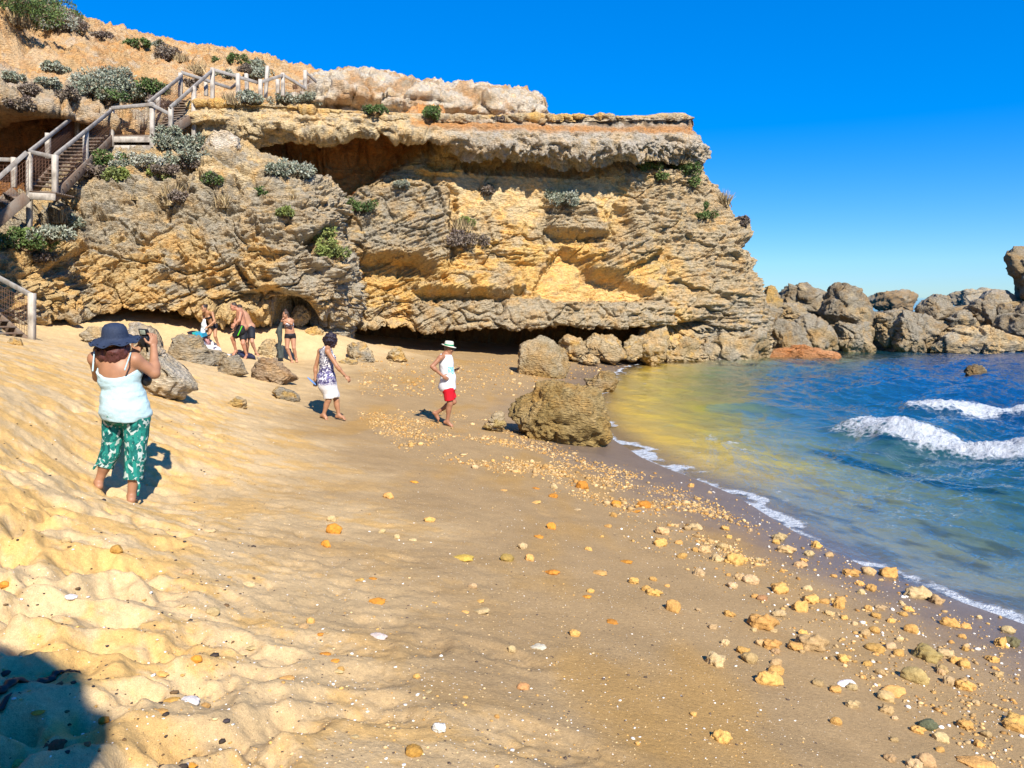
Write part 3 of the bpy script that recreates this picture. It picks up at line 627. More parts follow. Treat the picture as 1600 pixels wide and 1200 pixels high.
def boulder(name, label, outline, Y, depth=.8, seed=1, cols=(C_TAN, C_GREY), rough=.06, theta=0.0, bed=.03, sub=5, facets=5, group=None, low=None, cat='rock', pit=.0, W=None):
    if W is None:
        out = np.array(outline, float); cu = out.mean(0); vb = out[:, 1].max()
        if Y == 'g': Y = ground(cu[0], vb-2)[1]
        W = PY(out[:, 0], out[:, 1], Y); ctr = PY(cu[0], cu[1], Y)
    else: ctr = W.mean(0)
    q = W-ctr; lab_ = label or ''
    phi = np.arctan2(q[:, 2], q[:, 0]); rad = np.hypot(q[:, 0], q[:, 2]); o = np.argsort(phi); phi, rad = phi[o], rad[o]
    D, F = ico(sub); ph = np.arctan2(D[:, 2], D[:, 0])
    # radius at an angle: intersect with the outline polygon
    px, pz = rad*np.cos(phi), rad*np.sin(phi); Rr = np.full(len(D), 0.0)
    for k in range(len(phi)):
        a = np.array([px[k], pz[k]]); b = np.array([px[(k+1) % len(phi)], pz[(k+1) % len(phi)]]); e = b-a
        den = np.cos(ph)*e[1]-np.sin(ph)*e[0]; den = np.where(np.abs(den) < 1e-9, 1e-9, den)
        t = (a[0]*e[1]-a[1]*e[0])/den; s = (a[0]*np.sin(ph)-a[1]*np.cos(ph))/den
        m = (t > 0) & (s >= -1e-6) & (s <= 1+1e-6); Rr = np.where(m, np.maximum(Rr, t), Rr)
    Rr = np.where(Rr <= 0, rad.mean(), Rr)
    size = rad.mean(); Rr = Rr*(.93 if group == GB else 1.0); cs = np.hypot(D[:, 0], D[:, 2]); hd = depth*size
    sq = cs**0.55
    P = np.stack([Rr*sq*np.cos(ph), np.sign(D[:, 1])*hd*np.abs(D[:, 1])**.75, Rr*sq*np.sin(ph)], -1)
    P[:, 2] -= np.clip(-D[:, 2], 0, 1)**2*size*.18
    rg = np.random.RandomState(seed)
    for k in range(facets):
        n = np.array([rg.normal()*.8, -abs(rg.normal())-.4, rg.normal()*.6+.25]); n /= np.linalg.norm(n)
        h = (P@n).max()*rg.uniform(.55, .82); e = P@n-h; P -= np.where(e > 0, e*.9, 0)[:, None]*n
    off = rg.uniform(-50, 50, 3); Q = P+off
    L, _, _ = strata(Q, theta, 1.6/max(bed*8, .05), seed, .7) if bed else (0, 0, 0)
    dirn = P/(np.linalg.norm(P, axis=1)[:, None]+1e-9)
    n1 = fbm(Q/size*1.6, 4, seed); n2 = ridged(Q/size*2.6, 5, seed+3); n3 = fbm(Q/size*9, 4, seed+5, .6)
    ck = -np.clip(.06-np.abs(perlin(Q/size*np.array([1.3, 1.3, 2.2]), seed+6)), 0, 1)*1.6
    d = size*(.09*n1+rough*n2+.04*n3+ck*(.6 if rough > .035 else .2))+(bed*L*1.5)
    if pit: d = d-pit*size*np.clip(perlin(Q/size*4.2, seed+8)-.15, 0, 1)-pit*.5*size*np.clip(perlin(Q/size*10, seed+9)-.15, 0, 1)
    if rough > .035:
        bl, bc = blocks(Q/size*np.array([1.15, 1.15, 1.5]), 1, seed+15); d = d+size*(.20*bl-.10*sstep(.12, 0, bc))*(.45 if pit else 1)
    P = P+dirn*d[:, None]
    if group == RB and W is None and Y < 24.5 and 'towel' not in lab_:
        gz = beach_z(P[:, 0]+ctr[0], P[:, 1]+ctr[1], False)-ctr[2]-.06; P[:, 2] = np.where(D[:, 2] < .05, np.minimum(P[:, 2], gz*sstep(.05, -.25, D[:, 2])+P[:, 2]*(1-sstep(.05, -.25, D[:, 2]))), P[:, 2])
    m = fbm(Q/size*1.3, 4, seed+11); c = blend(np.tile(cols[0], (len(P), 1)), cols[1], sstep(-.15, .35, m+.35*D[:, 2]))
    if len(cols) > 2: c = blend(c, cols[2], sstep(.2, .6, fbm(Q/size*2.0, 3, seed+13)))
    if low is not None: c = blend(c, low, sstep(-.25, -.6, D[:, 2]+.25*m))
    if group == GB: c = c*.84
    ob = mesh_np(name, P, F, ROCK, np.clip(c, .01, .9)); ob.location = ctr
    return tag(ob, label, cat, group)
GB = 'boulders heaped along the far shore'; RB = 'rocks lying on the beach'
def zz(pts, ox, oy, s): return [(ox+x/s, oy+y/s) for x, y in pts]
r4 = lambda *p: zz(p, 1070, 360, 3.0)
r7 = lambda *p: zz(p, 640, 420, 3.0)
r6 = lambda *p: zz(p, 280, 420, 10/3)
r5 = lambda *p: zz(p, 0, 320, 3.0)
GB = 'boulders heaped along the far shore'
G2 = C_GREY*np.array([.85, .80, .74]); BR = np.array([.42, .315, .175]); LOWC = np.array([.40, .28, .11])
LIST = [
 ('boulder','flat-topped grey rock with a pale streak, just right of the cliff end',r4((445,300),(480,252),(560,258),(655,265),(690,310),(670,370),(600,400),(460,380)),48,1.0,1,(G2,C_GREY,C_TAN),.05,0.05,.06),
 ('boulder','tall pointed grey boulder, highest of the shore rocks beside the cliff',r4((705,260),(740,243),(790,275),(850,310),(905,370),(905,400),(850,440),(790,450),(700,440),(645,395),(655,345),(685,300)),44,.9,2,(C_GREY,G2,C_TAN),.07,-.4,.04),
 ('boulder','rounded grey boulder left of the pale smooth boulder, above the tan shelf',r4((1095,365),(1130,325),(1190,296),(1235,310),(1285,345),(1300,400),(1180,420),(1105,395)),46,.9,4,(G2,C_GREY),.05,0,.03),
 ('boulder','pale smooth boulder lying on top of the heap near the right edge',r4((1385,320),(1420,280),(1480,276),(1555,295),(1550,340),(1500,350),(1440,340),(1390,340)),47,.9,6,(C_GREY*1.25,C_WHITE*.7),.03,0,.0),
 ('boulder','round grey boulder just under the pale smooth boulder',r4((1335,360),(1385,325),(1450,320),(1500,345),(1515,400),(1470,445),(1390,460),(1350,425)),45.5,.9,7,(G2,C_GREY),.05,0,.03),
 ('boulder','small angular grey boulder wedged right of the round grey boulder',r4((1455,380),(1480,345),(1540,350),(1570,385),(1540,425),(1470,420)),45,.9,8,(C_GREY,G2),.05,0,.02),
 ('boulder','squat tan boulder resting at the back of the tan shelf',r4((1220,415),(1280,376),(1340,388),(1370,450),(1345,500),(1235,490)),45,.9,9,(C_TAN*.9,C_GREY),.05,0,.03),
 ('boulder','big sloping grey slab at the water in the middle of the heap',r4((975,530),(1000,450),(1040,380),(1090,370),(1180,410),(1235,450),(1210,530),(1170,565),(1080,568),(1000,560)),43,.8,10,(C_TAN*.85,C_GREY,G2),.06,-.5,.05),
 ('boulder','tan boulder between the pointed boulder and the sloping grey slab',r4((865,435),(910,390),(1000,378),(1045,400),(1010,490),(970,545),(900,500)),44,.9,11,(C_TAN*.9,C_GREY),.05,-.5,.04),
 ('boulder','layered dipping slab in front of the tall pointed boulder',r4((685,440),(720,423),(800,445),(870,430),(945,520),(920,560),(760,565),(720,520)),43,.8,12,(C_TAN*.9,C_GREY,BR),.05,-.55,.07),
 ('boulder','sharp-crested tan boulder behind the red weed reef',r4((490,450),(560,395),(620,383),(680,430),(740,550),(640,570),(560,530),(515,530)),42,.8,13,(BR*1.1,C_GREY),.06,-.6,.05),
 ('boulder','pale slab tucked between the cliff end and the pointed boulder',r4((395,375),(450,333),(540,345),(600,390),(560,450),(420,460)),44,1,14,(C_TAN,C_GREY*1.1),.05,0,.04),
 ('boulder','upright gold and grey stump leaning against the cliff end',r4((355,335),(395,262),(430,252),(448,320),(445,390),(400,410),(355,390)),41.5,1,15,(C_GREY,C_GOLD*.8),.07,0,.03),
 ('boulder','small dark boulder at the foot of the gold and grey stump',r4((325,420),(370,385),(430,390),(440,450),(395,490),(345,475)),41,1,16,(C_GREY*.9,BR),.07,0,.03),
 ('rock_shelf','grooved tan rock shelf at the water below the cliff end',r4((45,500),(60,470),(150,443),(260,448),(330,470),(440,515),(460,565),(370,608),(60,625)),37.6,.6,17,(BR*1.05,C_GREY,C_TAN),.08,1.4,.05),
 ('boulder','tan boulder filling the gap between the grooved shelf and the sharp-crested boulder',[(1190,505),(1215,495),(1250,505),(1262,540),(1250,566),(1200,566)],40.5,1.0,28,(BR*1.05,C_GREY),.06,0,.03),
 ('reef','low reef covered in orange-red weed at the water',r4((360,606),(420,572),(520,552),(640,556),(765,576),(735,606),(600,610),(480,612)),38.6,.5,18,(np.array([.50,.235,.10]),np.array([.56,.28,.13])),.09,0,.0),
 ('rock_shelf','long low tan shelf at the waterline on the right',r4((1150,550),(1230,480),(1330,458),(1450,478),(1530,500),(1640,515),(1700,560),(1400,566),(1180,568)),42.3,.5,19,(BR*1.15,C_TAN,C_GREY),.07,.1,.06),
 ('boulder','dark rough rock mass below the sea stack at the right edge',r4((1395,450),(1480,398),(1560,375),(1640,330),(1760,360),(1780,500),(1590,505),(1500,485)),44.5,.8,20,(G2*.85,C_GREY),.10,0,.06),
 ('boulder','wet dark rock poking out of the sea in front of the shelf',r4((1318,668),(1345,640),(1370,626),(1412,660),(1415,685),(1330,690)),30,.8,22,(BR*.55,BR*.8),.08,0,.02),
 ('rock_shelf','low dark rock base running behind all the heaped boulders',[(1190,560),(1200,490),(1260,480),(1330,492),(1380,500),(1440,497),(1500,480),(1600,470),(1720,470),(1720,560)],46.8,.35,27,(G2*.9,BR,C_GREY),.10,0,.05),
 ('sea_stack','dark craggy sea stack cut off by the right edge of the photo',[(1578,402),(1584,388),(1604,381),(1645,374),(1710,380),(1715,475),(1645,485),(1602,470),(1600,442),(1590,424)],46.5,.5,21,(BR*.75,C_GREY*.75),.08,0,.08),
 ('boulder','tiny tan rock at the waterline left of the red weed reef',r4((318,615),(330,603),(352,607),(354,622),(335,626)),37,.9,23,(BR,C_TAN),.05,0,.0),
 ('far_reef','flat brown reef standing in the open sea beyond the gap',r4((862,315),(930,290),(1050,293),(1095,310),(1090,352),(1050,370),(920,372),(866,350)),178,.6,24,(np.array([.27,.20,.12]),C_GREY*.8),.05,0,.4),
 ('far_reef','low grey reef far behind the pale smooth boulder',r4((1235,302),(1300,283),(1400,278),(1480,300),(1460,335),(1330,345),(1245,340)),150,.6,25,(C_GREY*.8,C_GREY),.05,0,.4),
]
for name, lab, ol, Y, dep, seed, cols, rough, th, bed in LIST:
    boulder(name, lab, ol, Y, dep, seed, cols, rough, th, bed, 6 if 'shelf' in name or 'slab' in lab else 5, 6, GB if name == 'boulder' else None)
RB = 'rocks lying on the beach'
boulder('boulder','largest beach boulder, pitted brown block at the water edge',r7((458,645),(500,615),(575,595),(598,555),(680,536),(760,560),(850,566),(885,612),(897,650),(928,760),(895,840),(850,845),(740,815),(640,800),(565,800),(530,730),(480,700)),15.6,.85,31,(np.array([.38,.265,.10]),np.array([.43,.31,.135])),.06,0,0,6,4,RB,np.array([.50,.35,.13]),pit=.14)
boulder('boulder','smooth-faced pale boulder standing behind the largest beach boulder',r7((518,405),(523,360),(610,316),(665,332),(742,402),(757,460),(735,508),(690,522),(560,512),(512,485)),27.3,.85,32,(np.array([.40,.305,.165]),np.array([.47,.375,.23])),.03,0,0,6,6,RB,np.array([.36,.26,.11]),pit=.03)
boulder('boulder','low jagged rock in the shallows behind the largest boulder',r7((822,512),(870,520),(900,486),(950,493),(980,528),(935,580),(880,590),(838,545)),25,.8,33,(BR,np.array([.36,.26,.12])),.10,0,.02,5,3,RB)
boulder('boulder','small ochre boulder half buried left of the largest boulder',r7((345,738),(400,682),(430,670),(448,700),(446,750),(365,750)),15.6,.9,34,(np.array([.52,.38,.15]),C_TAN),.05,0,.02,5,4,RB)
PB = 'rocks standing under the cliff overhang'
for k, (lab, ol, Y) in enumerate([('leaning tan rock under the overhang behind the pale boulder',r7((685,345),(740,310),(800,328),(828,370),(812,425),(720,400)),33.2),
   ('widest rock under the overhang, ribbed and tan',r7((812,350),(870,308),(940,318),(1000,350),(1012,410),(950,430),(900,410),(830,400)),33.8),
   ('narrow rock right of the ribbed rock under the overhang',r7((1008,345),(1050,315),(1090,330),(1095,410),(1050,420),(1010,410)),34.5),
   ('rock column joining the sand to the overhang of the cliff',r7((1080,280),(1200,275),(1195,420),(1120,445),(1085,430)),35.0),
   ('low ledge right of the rock column, at the water below the cliff',r7((1185,360),(1240,325),(1345,330),(1360,425),(1200,430)),36.6)]):
    boulder('undercut_rock',lab,ol,Y,.8,41+k,(BR*1.15,C_TAN,C_GOLD*.8),.08,1.2 if k == 1 else 0,.04,5,4,PB)
boulder('rubble_rock','little pile of pale rubble at the foot of the ribbed rock',r7((795,435),(815,412),(850,405),(882,420),(885,440)),32.5,.8,49,(C_TAN,C_PALE*.8),.14,0,.0,5,3)
BL = [('pale grey rock between the shirtless man and the woman in black bottoms',r6((392,425),(440,375),(490,368),(512,400),(515,460),(440,458)),'g',(C_PALE*.9,C_TAN)),
 ('reddish brown rock lying in front of the bathers',r6((375,550),(400,490),(450,470),(500,483),(545,520),(622,580),(590,592),(480,590),(395,575)),'g',(np.array([.42,.29,.175]),np.array([.48,.36,.23]))),
 ('dark grey rock with a brown foot, left of the reddish brown rock',r6((176,505),(220,470),(290,453),(322,490),(345,548),(280,555),(210,540)),'g',(C_GREY*.85,C_GREY)),
 ('big grey rock with the striped towel hanging over it',r5((768,695),(800,640),(870,606),(930,620),(962,680),(1052,690),(1045,735),(960,748),(860,730),(785,722)),'g',(C_GREY*1.0,C_TAN*.8)),
 ('long leaning white-grey slab behind the woman with the camera',r5((572,545),(600,526),(680,558),(702,600),(722,680),(790,735),(880,800),(900,840),(860,875),(760,885),(680,850),(640,720),(585,620)),'g',(C_GREY*1.45,C_WHITE*.95,C_GREY*1.2)),
 ('small rounded grey rock left of the hat, near the cliff',r5((382,615),(420,576),(482,583),(495,640),(430,655)),'g',(C_GREY*1.1,C_TAN)),
 ('small ochre rock alone on the sand below the reddish brown rock',r5((1066,935),(1110,903),(1147,913),(1150,952),(1090,955)),'g',(C_GOLD*.85,C_TAN)),
 ('low brown rock left of the woman in the patterned dress',r5((1275,885),(1300,853),(1330,863),(1390,885),(1402,915),(1300,905)),'g',(C_GREY*.9,C_GOLD*.7)),
 ('grey rock with an ochre foot right of the woman in the patterned dress',r6((865,425),(900,383),(960,388),(1002,440),(1015,480),(920,485),(875,460)),'g',(C_GREY*.95,C_TAN,C_GOLD*.8)),
 ('knobbly tan rock between the patterned dress and the man in white',r6((1076,468),(1120,413),(1150,418),(1180,475),(1100,485)),'g',(C_TAN,C_GOLD*.8)),
 ('flat tan rock just behind the patterned dress',r6((833,480),(870,466),(925,480),(920,498),(845,496)),'g',(C_TAN,C_GOLD*.8)),
 ('ochre rock on the sand at the foot of the stairs',r5((40,655),(50,626),(92,630),(104,662)),'g',(C_GOLD*.95,C_TAN)),
 ('short tan pillar under the cliff foot right of the stairs',r5((220,600),(235,500),(264,500),(268,560),(285,600)),24.3,(C_GOLD*.95,C_TAN)),
 ('knobbly tan column under the overhang behind the bathers',r6((652,335),(690,288),(738,330),(728,400),(680,410),(658,375)),26.6,(C_TAN,C_GOLD*.85)),
 ('cluster of tan knobs hanging above the knobbly column',r6((588,235),(620,185),(672,225),(668,275),(640,285),(600,280)),27.0,(C_TAN*1.1,C_GREY))]
for k, (lab, ol, Y, cols) in enumerate(BL):
    boulder('rock',lab,ol,Y,.75,61+k,cols,.13 if 'knob' in lab else .06,-.5 if 'slab' in lab else 0,.03 if 'slab' in lab or 'big' in lab else .01,5,5,RB)
boulder('rock','white limestone block on the cliff foot right of the stairs',zz([(940,650),(990,625),(1060,622),(1110,650),(1130,700),(1080,720),(960,720)],0,0,3.0),27.2,.8,81,(C_WHITE*1.15,C_WHITE),.06,0,.0,5,4)

# ------------------------------------------------------------------ plants
def mk_leaf():
    t = NT('leaves'); c = t.attr('Col').outputs['Color']; n = t.noise(t.pos(), 8, 3)
    col = t.mix(1.0, c, t.rng(n, .3, .7, .75, 1.25), 'MULTIPLY')
    t.b.inputs['Transmission Weight'].default_value = 0.0
    return t.done(col, .75, None, .25)
LEAF = mk_leaf()
def mk_plain(name, col, rough=.7, spec=.3, var=.15, sc=30):
    t = NT(name); n = t.noise(t.obj(), sc, 3); c = t.mix(1.0, col, t.rng(n, .3, .7, 1-var, 1+var), 'MULTIPLY')
    return t.done(c, rough, None, spec)
STEM = mk_plain('stem', (.13, .09, .055), .9)
KG = {'green': [(.085,.14,.04),(.13,.19,.055),(.055,.095,.035)], 'grey': [(.26,.29,.21),(.35,.37,.29),(.16,.19,.13)], 'dark': [(.07,.12,.04),(.11,.17,.05),(.12,.12,.08)],
      'white': [(.46,.47,.39),(.55,.55,.46),(.34,.36,.27)], 'dry': [(.36,.27,.14),(.44,.34,.19),(.24,.17,.10)], 'lime': [(.19,.23,.06),(.24,.27,.08),(.14,.17,.06)], 'purple': [(.17,.13,.11),(.22,.18,.14),(.12,.10,.08)]}
def bush(u, v, ru, rv, kind, label, seed, Yoff=0.0, dens=1.0, lean=0.0):
    """bush whose crown is centred at pixel (u,v), rooted in the rock below it"""
    P0, n0 = hit(u, v+rv*.75); Y = P0[1]+Yoff; s = Y/FPX; rx, rz = ru*s*1.25, rv*s*1.3; ry = rx*.8
    rg = np.random.RandomState(seed); base = P0+np.array([0, Yoff, -.06]); ctr = np.array([0, 0, rz*.75])
    root = empty('shrub' if kind not in ('dry',) else 'grass_tuft', base, label, 'shrub' if kind != 'dry' else 'grass', 'plants growing on the cliff')
    if kind == 'dry':
        rx, ry, rz = rx*.75, ry*.75, rz*.62; n = int(420*dens*min(2.5, max(.5, rx*rz*3)))
        b = np.stack([rg.normal(0, rx*.35, n), rg.normal(0, ry*.35, n), np.zeros(n)], -1); d = np.stack([rg.normal(0, .38, n)+lean, rg.normal(0, .38, n), np.ones(n)], -1)
        L = rz*1.9*rg.uniform(.5, 1.05, n); tip = b+d/np.linalg.norm(d, axis=1)[:, None]*L[:, None]; tip[:, 2] -= .12*L*np.hypot(d[:, 0], d[:, 1])
        w_ = .016+.008*rg.rand(n); side = np.stack([np.cos(rg.uniform(0, 6, n)), np.sin(rg.uniform(0, 6, n)), 0*w_], -1)*w_[:, None]
        mid = (b+tip)/2+np.array([0, 0, .06])*L[:, None]
        V = np.stack([b-side, b+side, mid+side*.8, mid-side*.8, tip+side*.15, tip-side*.15], 1).reshape(-1, 3); i = np.arange(n)[:, None]*6
        F = np.concatenate([i+np.array([0, 1, 2, 3]), i+np.array([3, 2, 4, 5])]); k = 6
    else:
        ncl = int(12+26*min(1.5, rx*rz)); cd = rg.normal(size=(ncl, 3)); cd /= np.linalg.norm(cd, axis=1)[:, None]; cd[:, 2] = np.abs(cd[:, 2])*1.0-.15
        cl = cd*np.array([rx*1.15, ry*1.15, rz*.9])*rg.uniform(.3, 1.1, (ncl, 1))+ctr*.6; cr = rg.uniform(.2, .42, ncl)*min(rx, rz)+.06
        n = int(150*dens)*ncl; w_ = rg.randint(0, ncl, n); dd = rg.normal(size=(n, 3)); dd /= np.linalg.norm(dd, axis=1)[:, None]
        p = cl[w_]+dd*(cr[w_]*rg.uniform(.3, 1.1, n)**.6)[:, None]
        keep = p[:, 2] > -.15*rz; p, dd, w_ = p[keep], dd[keep], w_[keep]; n = len(p)
        ls = (.042 if kind != 'white' else .03)+.02*rg.rand(n); a = dd+rg.normal(0, .5, (n, 3)); a /= np.linalg.norm(a, axis=1)[:, None]
        b = np.cross(a, rg.normal(size=(n, 3))); b /= np.linalg.norm(b, axis=1)[:, None]
        V = np.stack([p-a*ls[:, None], p+b*(ls*.45)[:, None], p+a*(ls*1.2)[:, None], p-b*(ls*.45)[:, None]], 1).reshape(-1, 3)
        F = np.arange(4*n).reshape(-1, 4); k = 4
    pal = np.array(KG[kind]); wts = rg.rand(n) if kind == 'dry' else np.clip(rg.rand(ncl)[w_]*.7+.3*rg.rand(n), 0, 1)
    c = np.where((wts < .4)[:, None], pal[0], np.where((wts < .75)[:, None], pal[1], pal[2]))*rg.uniform(.7, 1.25, (n, 1))
    if kind not in ('dry', 'lime'): dead = rg.rand(n) < .13; c[dead] = np.array([.24, .18, .11])*rg.uniform(.7, 1.3, (dead.sum(), 1))
    mesh_np('foliage' if kind != 'dry' else 'blades', V, F, LEAF, np.repeat(c, k, 0), root, smooth=False)
    if kind != 'dry':
        vs, fs = [], []
        for q in cl[:14]:
            a = np.array([rg.normal(0, .03), rg.normal(0, .03), -.1]); e = q-a; sd = np.cross(e, [0, 1, .2]); sd /= np.linalg.norm(sd)+1e-9; up = np.cross(sd, e); up /= np.linalg.norm(up)+1e-9
            i = len(vs)
            for P_, r_ in ((a, .022), (q, .007)):
                for t_ in range(5): vs.append(P_+r_*(sd*math.cos(t_*1.2566)+up*math.sin(t_*1.2566)))
            fs += [[i+t_, i+(t_+1) % 5, i+5+(t_+1) % 5, i+5+t_] for t_ in range(5)]
        mesh_np('stem', vs, fs, STEM, None, root)
    return root
z1 = lambda x, y, rx, ry: (x/3, y/3, rx/3, ry/3)
z2 = lambda x, y, rx, ry: (400+x/3, 80+y/3, rx/3, ry/3)
z3 = lambda x, y, rx, ry: (830+x/3, 150+y/3, rx/3, ry/3)
BUSH = [
 (z1(445,395,60,62),'grey','grey-green bush at the left of the big clump above the stairs'),(z1(555,385,65,70),'grey','tallest grey-green bush in the middle of the clump above the stairs'),
 (z1(630,435,60,50),'grey','grey-green bush at the lower right of the clump above the stairs'),(z1(700,410,60,45),'dark','dark green bush right of the grey clump above the stairs'),(z1(495,440,60,35),'dark','low dark bush at the foot of the grey clump above the stairs'),
 (z1(60,40,150,75),'green','green bush cut off by the top left corner'),(z1(190,50,120,75),'green','rounded green bush right of the corner bush on the hilltop'),(z1(70,90,110,40),'dry','dry grass under the corner bush on the hilltop'),
 (z1(270,105,75,60),'grey','grey bush at the right end of the hilltop scrub'),(z1(330,115,40,45),'purple','bare purplish twigs at the right end of the hilltop scrub'),(z1(465,168,38,18),'purple','small dark scrub on the orange slope skyline'),
 (z1(665,205,75,18),'dark','low dark scrub on the skyline above the stairs'),(z1(735,212,28,20),'grey','small grey bush on the skyline scrub'),(z1(780,255,42,40),'purple','brown purplish bush on the slope below the skyline'),
 (z1(850,265,40,32),'dry','straw tuft on the skyline left of the top stair post'),(z1(920,310,48,42),'dry','straw tuft behind the top stair post'),
 (z1(1090,285,75,20),'green','long green bush on the skyline behind the fence'),(z1(1200,320,55,35),'grey','grey-green bush behind the fence posts'),
 (z1(490,745,62,48),'green','bright green bush beside the middle stair landing'),(z1(620,742,75,32),'white','whitish bush under the middle stair landing'),(z1(725,755,60,28),'white','whitish bush right below the landing post'),
 (z1(800,655,45,75),'grey','tall grey bush beside the upper stair flight'),(z1(895,675,52,42),'grey','grey bush left of the white limestone block'),(z1(900,742,78,40),'grey','spreading grey bush below the white limestone block'),
 (z1(740,805,35,40),'lime','yellow-green sprig on top of the cliff foot'),(z1(800,900,38,75),'dry','long dry grass trailing down the cliff foot'),(z1(1048,930,38,48),'dry','round dry tuft in the middle of the cliff foot'),
 (z1(850,915,38,22),'purple','small dark dry bush on the cliff foot'),(z1(545,815,30,32),'lime','yellow-green sprig below the bright green bush'),(z1(470,805,50,28),'purple','dry twigs below the bright green bush'),
 (z1(130,1120,85,55),'green','green bush at the lower left below the tall stair post'),(z1(235,1085,60,38),'grey','grey bush right of the green bush below the tall post'),(z1(270,1000,60,50),'dry','dry grass beside the tall stair post'),
 (z1(985,830,28,25),'dark','small dark plant on the cliff foot top'),(z1(1375,795,65,40),'grey','grey bush near the cave mouth'),(z1(1230,895,20,15),'green','tiny green plant right of the round dry tuft'),(z1(1335,985,28,18),'lime','tiny yellow-green plant on the right of the cliff foot'),
 (z1(1075,455,45,40),'dry','straw tuft below the fence'),(z1(1160,460,50,28),'grey','grey bush below the fence'),(z1(1345,465,48,32),'grey','grey bush at the end of the fence'),(z1(340,425,45,22),'grey','small grey bush on the pale ledge above the cave'),
 (z1(1450,465,50,25),'grey','grey bush on the rocks right of the fence'),
 (z2(820,292,45,30),'green','green bush on the ledge below the pale cliff top'),(z2(485,725,58,36),'green','bright green plant on the pillar right of the cave'),(z2(685,625,36,18),'grey','small grey plant on top of the pillar'),
 (z2(955,800,60,45),'dry','dry grass in the middle of the cliff face'),(z2(990,795,28,22),'lime','green sprig in the dry grass of the cliff face'),(z2(980,880,65,45),'purple','withered twigs below the dry grass of the cliff face'),
 (z2(310,850,40,40),'lime','yellow-green moss plant at the top of the dark crevice'),(z2(355,930,45,55),'lime','moss plant lower in the dark crevice'),(z2(550,270,48,18),'dark','low dark plant below the pale cliff top'),(z2(1135,316,30,12),'purple','dark tuft at the foot of the pale cliff top'),
 (z2(1090,650,28,26),'purple','small dead plant on the pale sandy face'),(z2(1440,690,58,45),'grey','grey dead bush on the cliff face below the cap'),
 (z3(540,320,42,34),'green','green plant under the cap left of the long green one'),(z3(600,372,38,24),'green','small green plant under the cap'),(z3(540,282,60,18),'dry','dry grass right under the cap'),
 (z3(715,335,48,42),'green','green plant hanging under the cap near the cliff end'),(z3(760,390,32,45),'green','green plant lower on the cliff end under the cap'),(z3(700,295,55,22),'dry','dry grass under the cap near the cliff end'),
 (z3(810,515,14,22),'green','thin green sprig on the cliff end'),(z3(825,558,38,26),'green','green plant in the middle of the cliff end'),(z3(905,475,30,55),'dry','brown grass along the cliff end'),(z3(995,585,22,28),'purple','dry plant on the edge of the cliff end'),
]
_br = np.random.RandomState(31)
for k, (u, v) in enumerate([(300,252),(430,266),(205,305),(70,400),(115,345),(458,305),(255,262),(190,255)]):
    BUSH.append(((u, v, _br.uniform(8, 18), _br.uniform(5, 11)), ['purple', 'grey', 'dry'][k % 3], ['dark dry scrub patch, one of several dotted over the grey cliff foot', 'low grey-green scrub patch, one of several dotted over the grey cliff foot', 'short straw tuft, one of several dotted over the grey cliff foot'][k % 3]))
for k, (u, v) in enumerate([(15,120),(45,140),(75,128),(30,160),(90,105),(110,150),(215,150),(250,160),(170,150),(300,130),(355,118),(385,108),(400,115)]):
    BUSH.append(((u, v, _br.uniform(9, 20), _br.uniform(6, 11)), ['grey', 'purple'][k % 2], ['low grey scrub patch on the orange slope, one of several', 'low brown scrub patch on the orange slope, one of several'][k % 2]))
for k, ((u, v, a, b), kind, lab) in enumerate(BUSH): bush(u, v, a, b, kind, lab, 500+k)
# ------------------------------------------------------------------ timber stairs and fence
def mk_wood(name, a, b):
    t = NT(name); p = t.obj(); n = t.noise(t.mapv(p, (14, 14, 2)), 2.5, 5, .65); m = t.noise(p, 3, 3)
    c = t.mix(t.rng(n, .3, .7), a, b); c = t.mix(t.rng(m, .45, .7), c, (.20, .17, .14))
    return t.done(c, .85, t.bump(n, .5, .02), .2)
WOOD = mk_wood('weathered_timber', (.40, .36, .31), (.56, .51, .44)); WOODD = mk_wood('brown_timber', (.13, .085, .06), (.22, .155, .11)); RAILM = mk_wood('grey_rail_timber', (.22, .205, .19), (.36, .34, .315))
WIRE = mk_plain('rusty_wire', (.16, .085, .055), .8)
def beam_geo(p, q, w, h, up=(0, 0, 1)):
    p, q = np.array(p, float), np.array(q, float); d = q-p; d /= np.linalg.norm(d); s = np.cross(d, up)
    s = s/np.linalg.norm(s) if np.linalg.norm(s) > 1e-6 else np.array([1., 0, 0]); t = np.cross(s, d)
    V = [e+a*s*w/2+b*t*h/2 for e in (p, q) for a, b in ((-1, -1), (1, -1), (1, 1), (-1, 1))]
    F = [(0, 3, 2, 1), (4, 5, 6, 7), (0, 1, 5, 4), (1, 2, 6, 5), (2, 3, 7, 6), (3, 0, 4, 7)]
    return V, F
def beam(name, p, q, w, h, mat, parent, up=(0, 0, 1), bev=.008):
    V, F = beam_geo(p, q, w, h, up); c = np.mean(V, 0)
    o = mesh_np(name, np.array(V)-c, F, mat, None, parent, smooth=False); o.location = c
    if bev:
        m = o.modifiers.new('b', 'BEVEL'); m.width = bev; m.segments = 1
    return o
def beams(name, segs, w, h, mat, parent):
    VV, FF = [], []
    for p, q in segs:
        V, F = beam_geo(p, q, w, h); FF += [tuple(i+len(VV) for i in f) for f in F]; VV += V
    return mesh_np(name, VV, FF, mat, None, parent, smooth=False)
STAIR = empty('staircase', (0, 0, 0), 'weathered timber staircase with landings climbing from the beach to the cliff top', 'staircase')
FENCE = empty('fence', (0, 0, 0), 'grey timber post and rail fence continuing from the stair top along the cliff path', 'fence')
def post(u, vt, vb, Y, par=STAIR, w=.135, tilt=0, mat=None):
    b = PY(u, vb, Y); t = PY(u+tilt, vt, Y); t[1] = b[1]; beam('post', b, t, w, w, mat or WOOD, par, up=(0, 1, 0)); return t
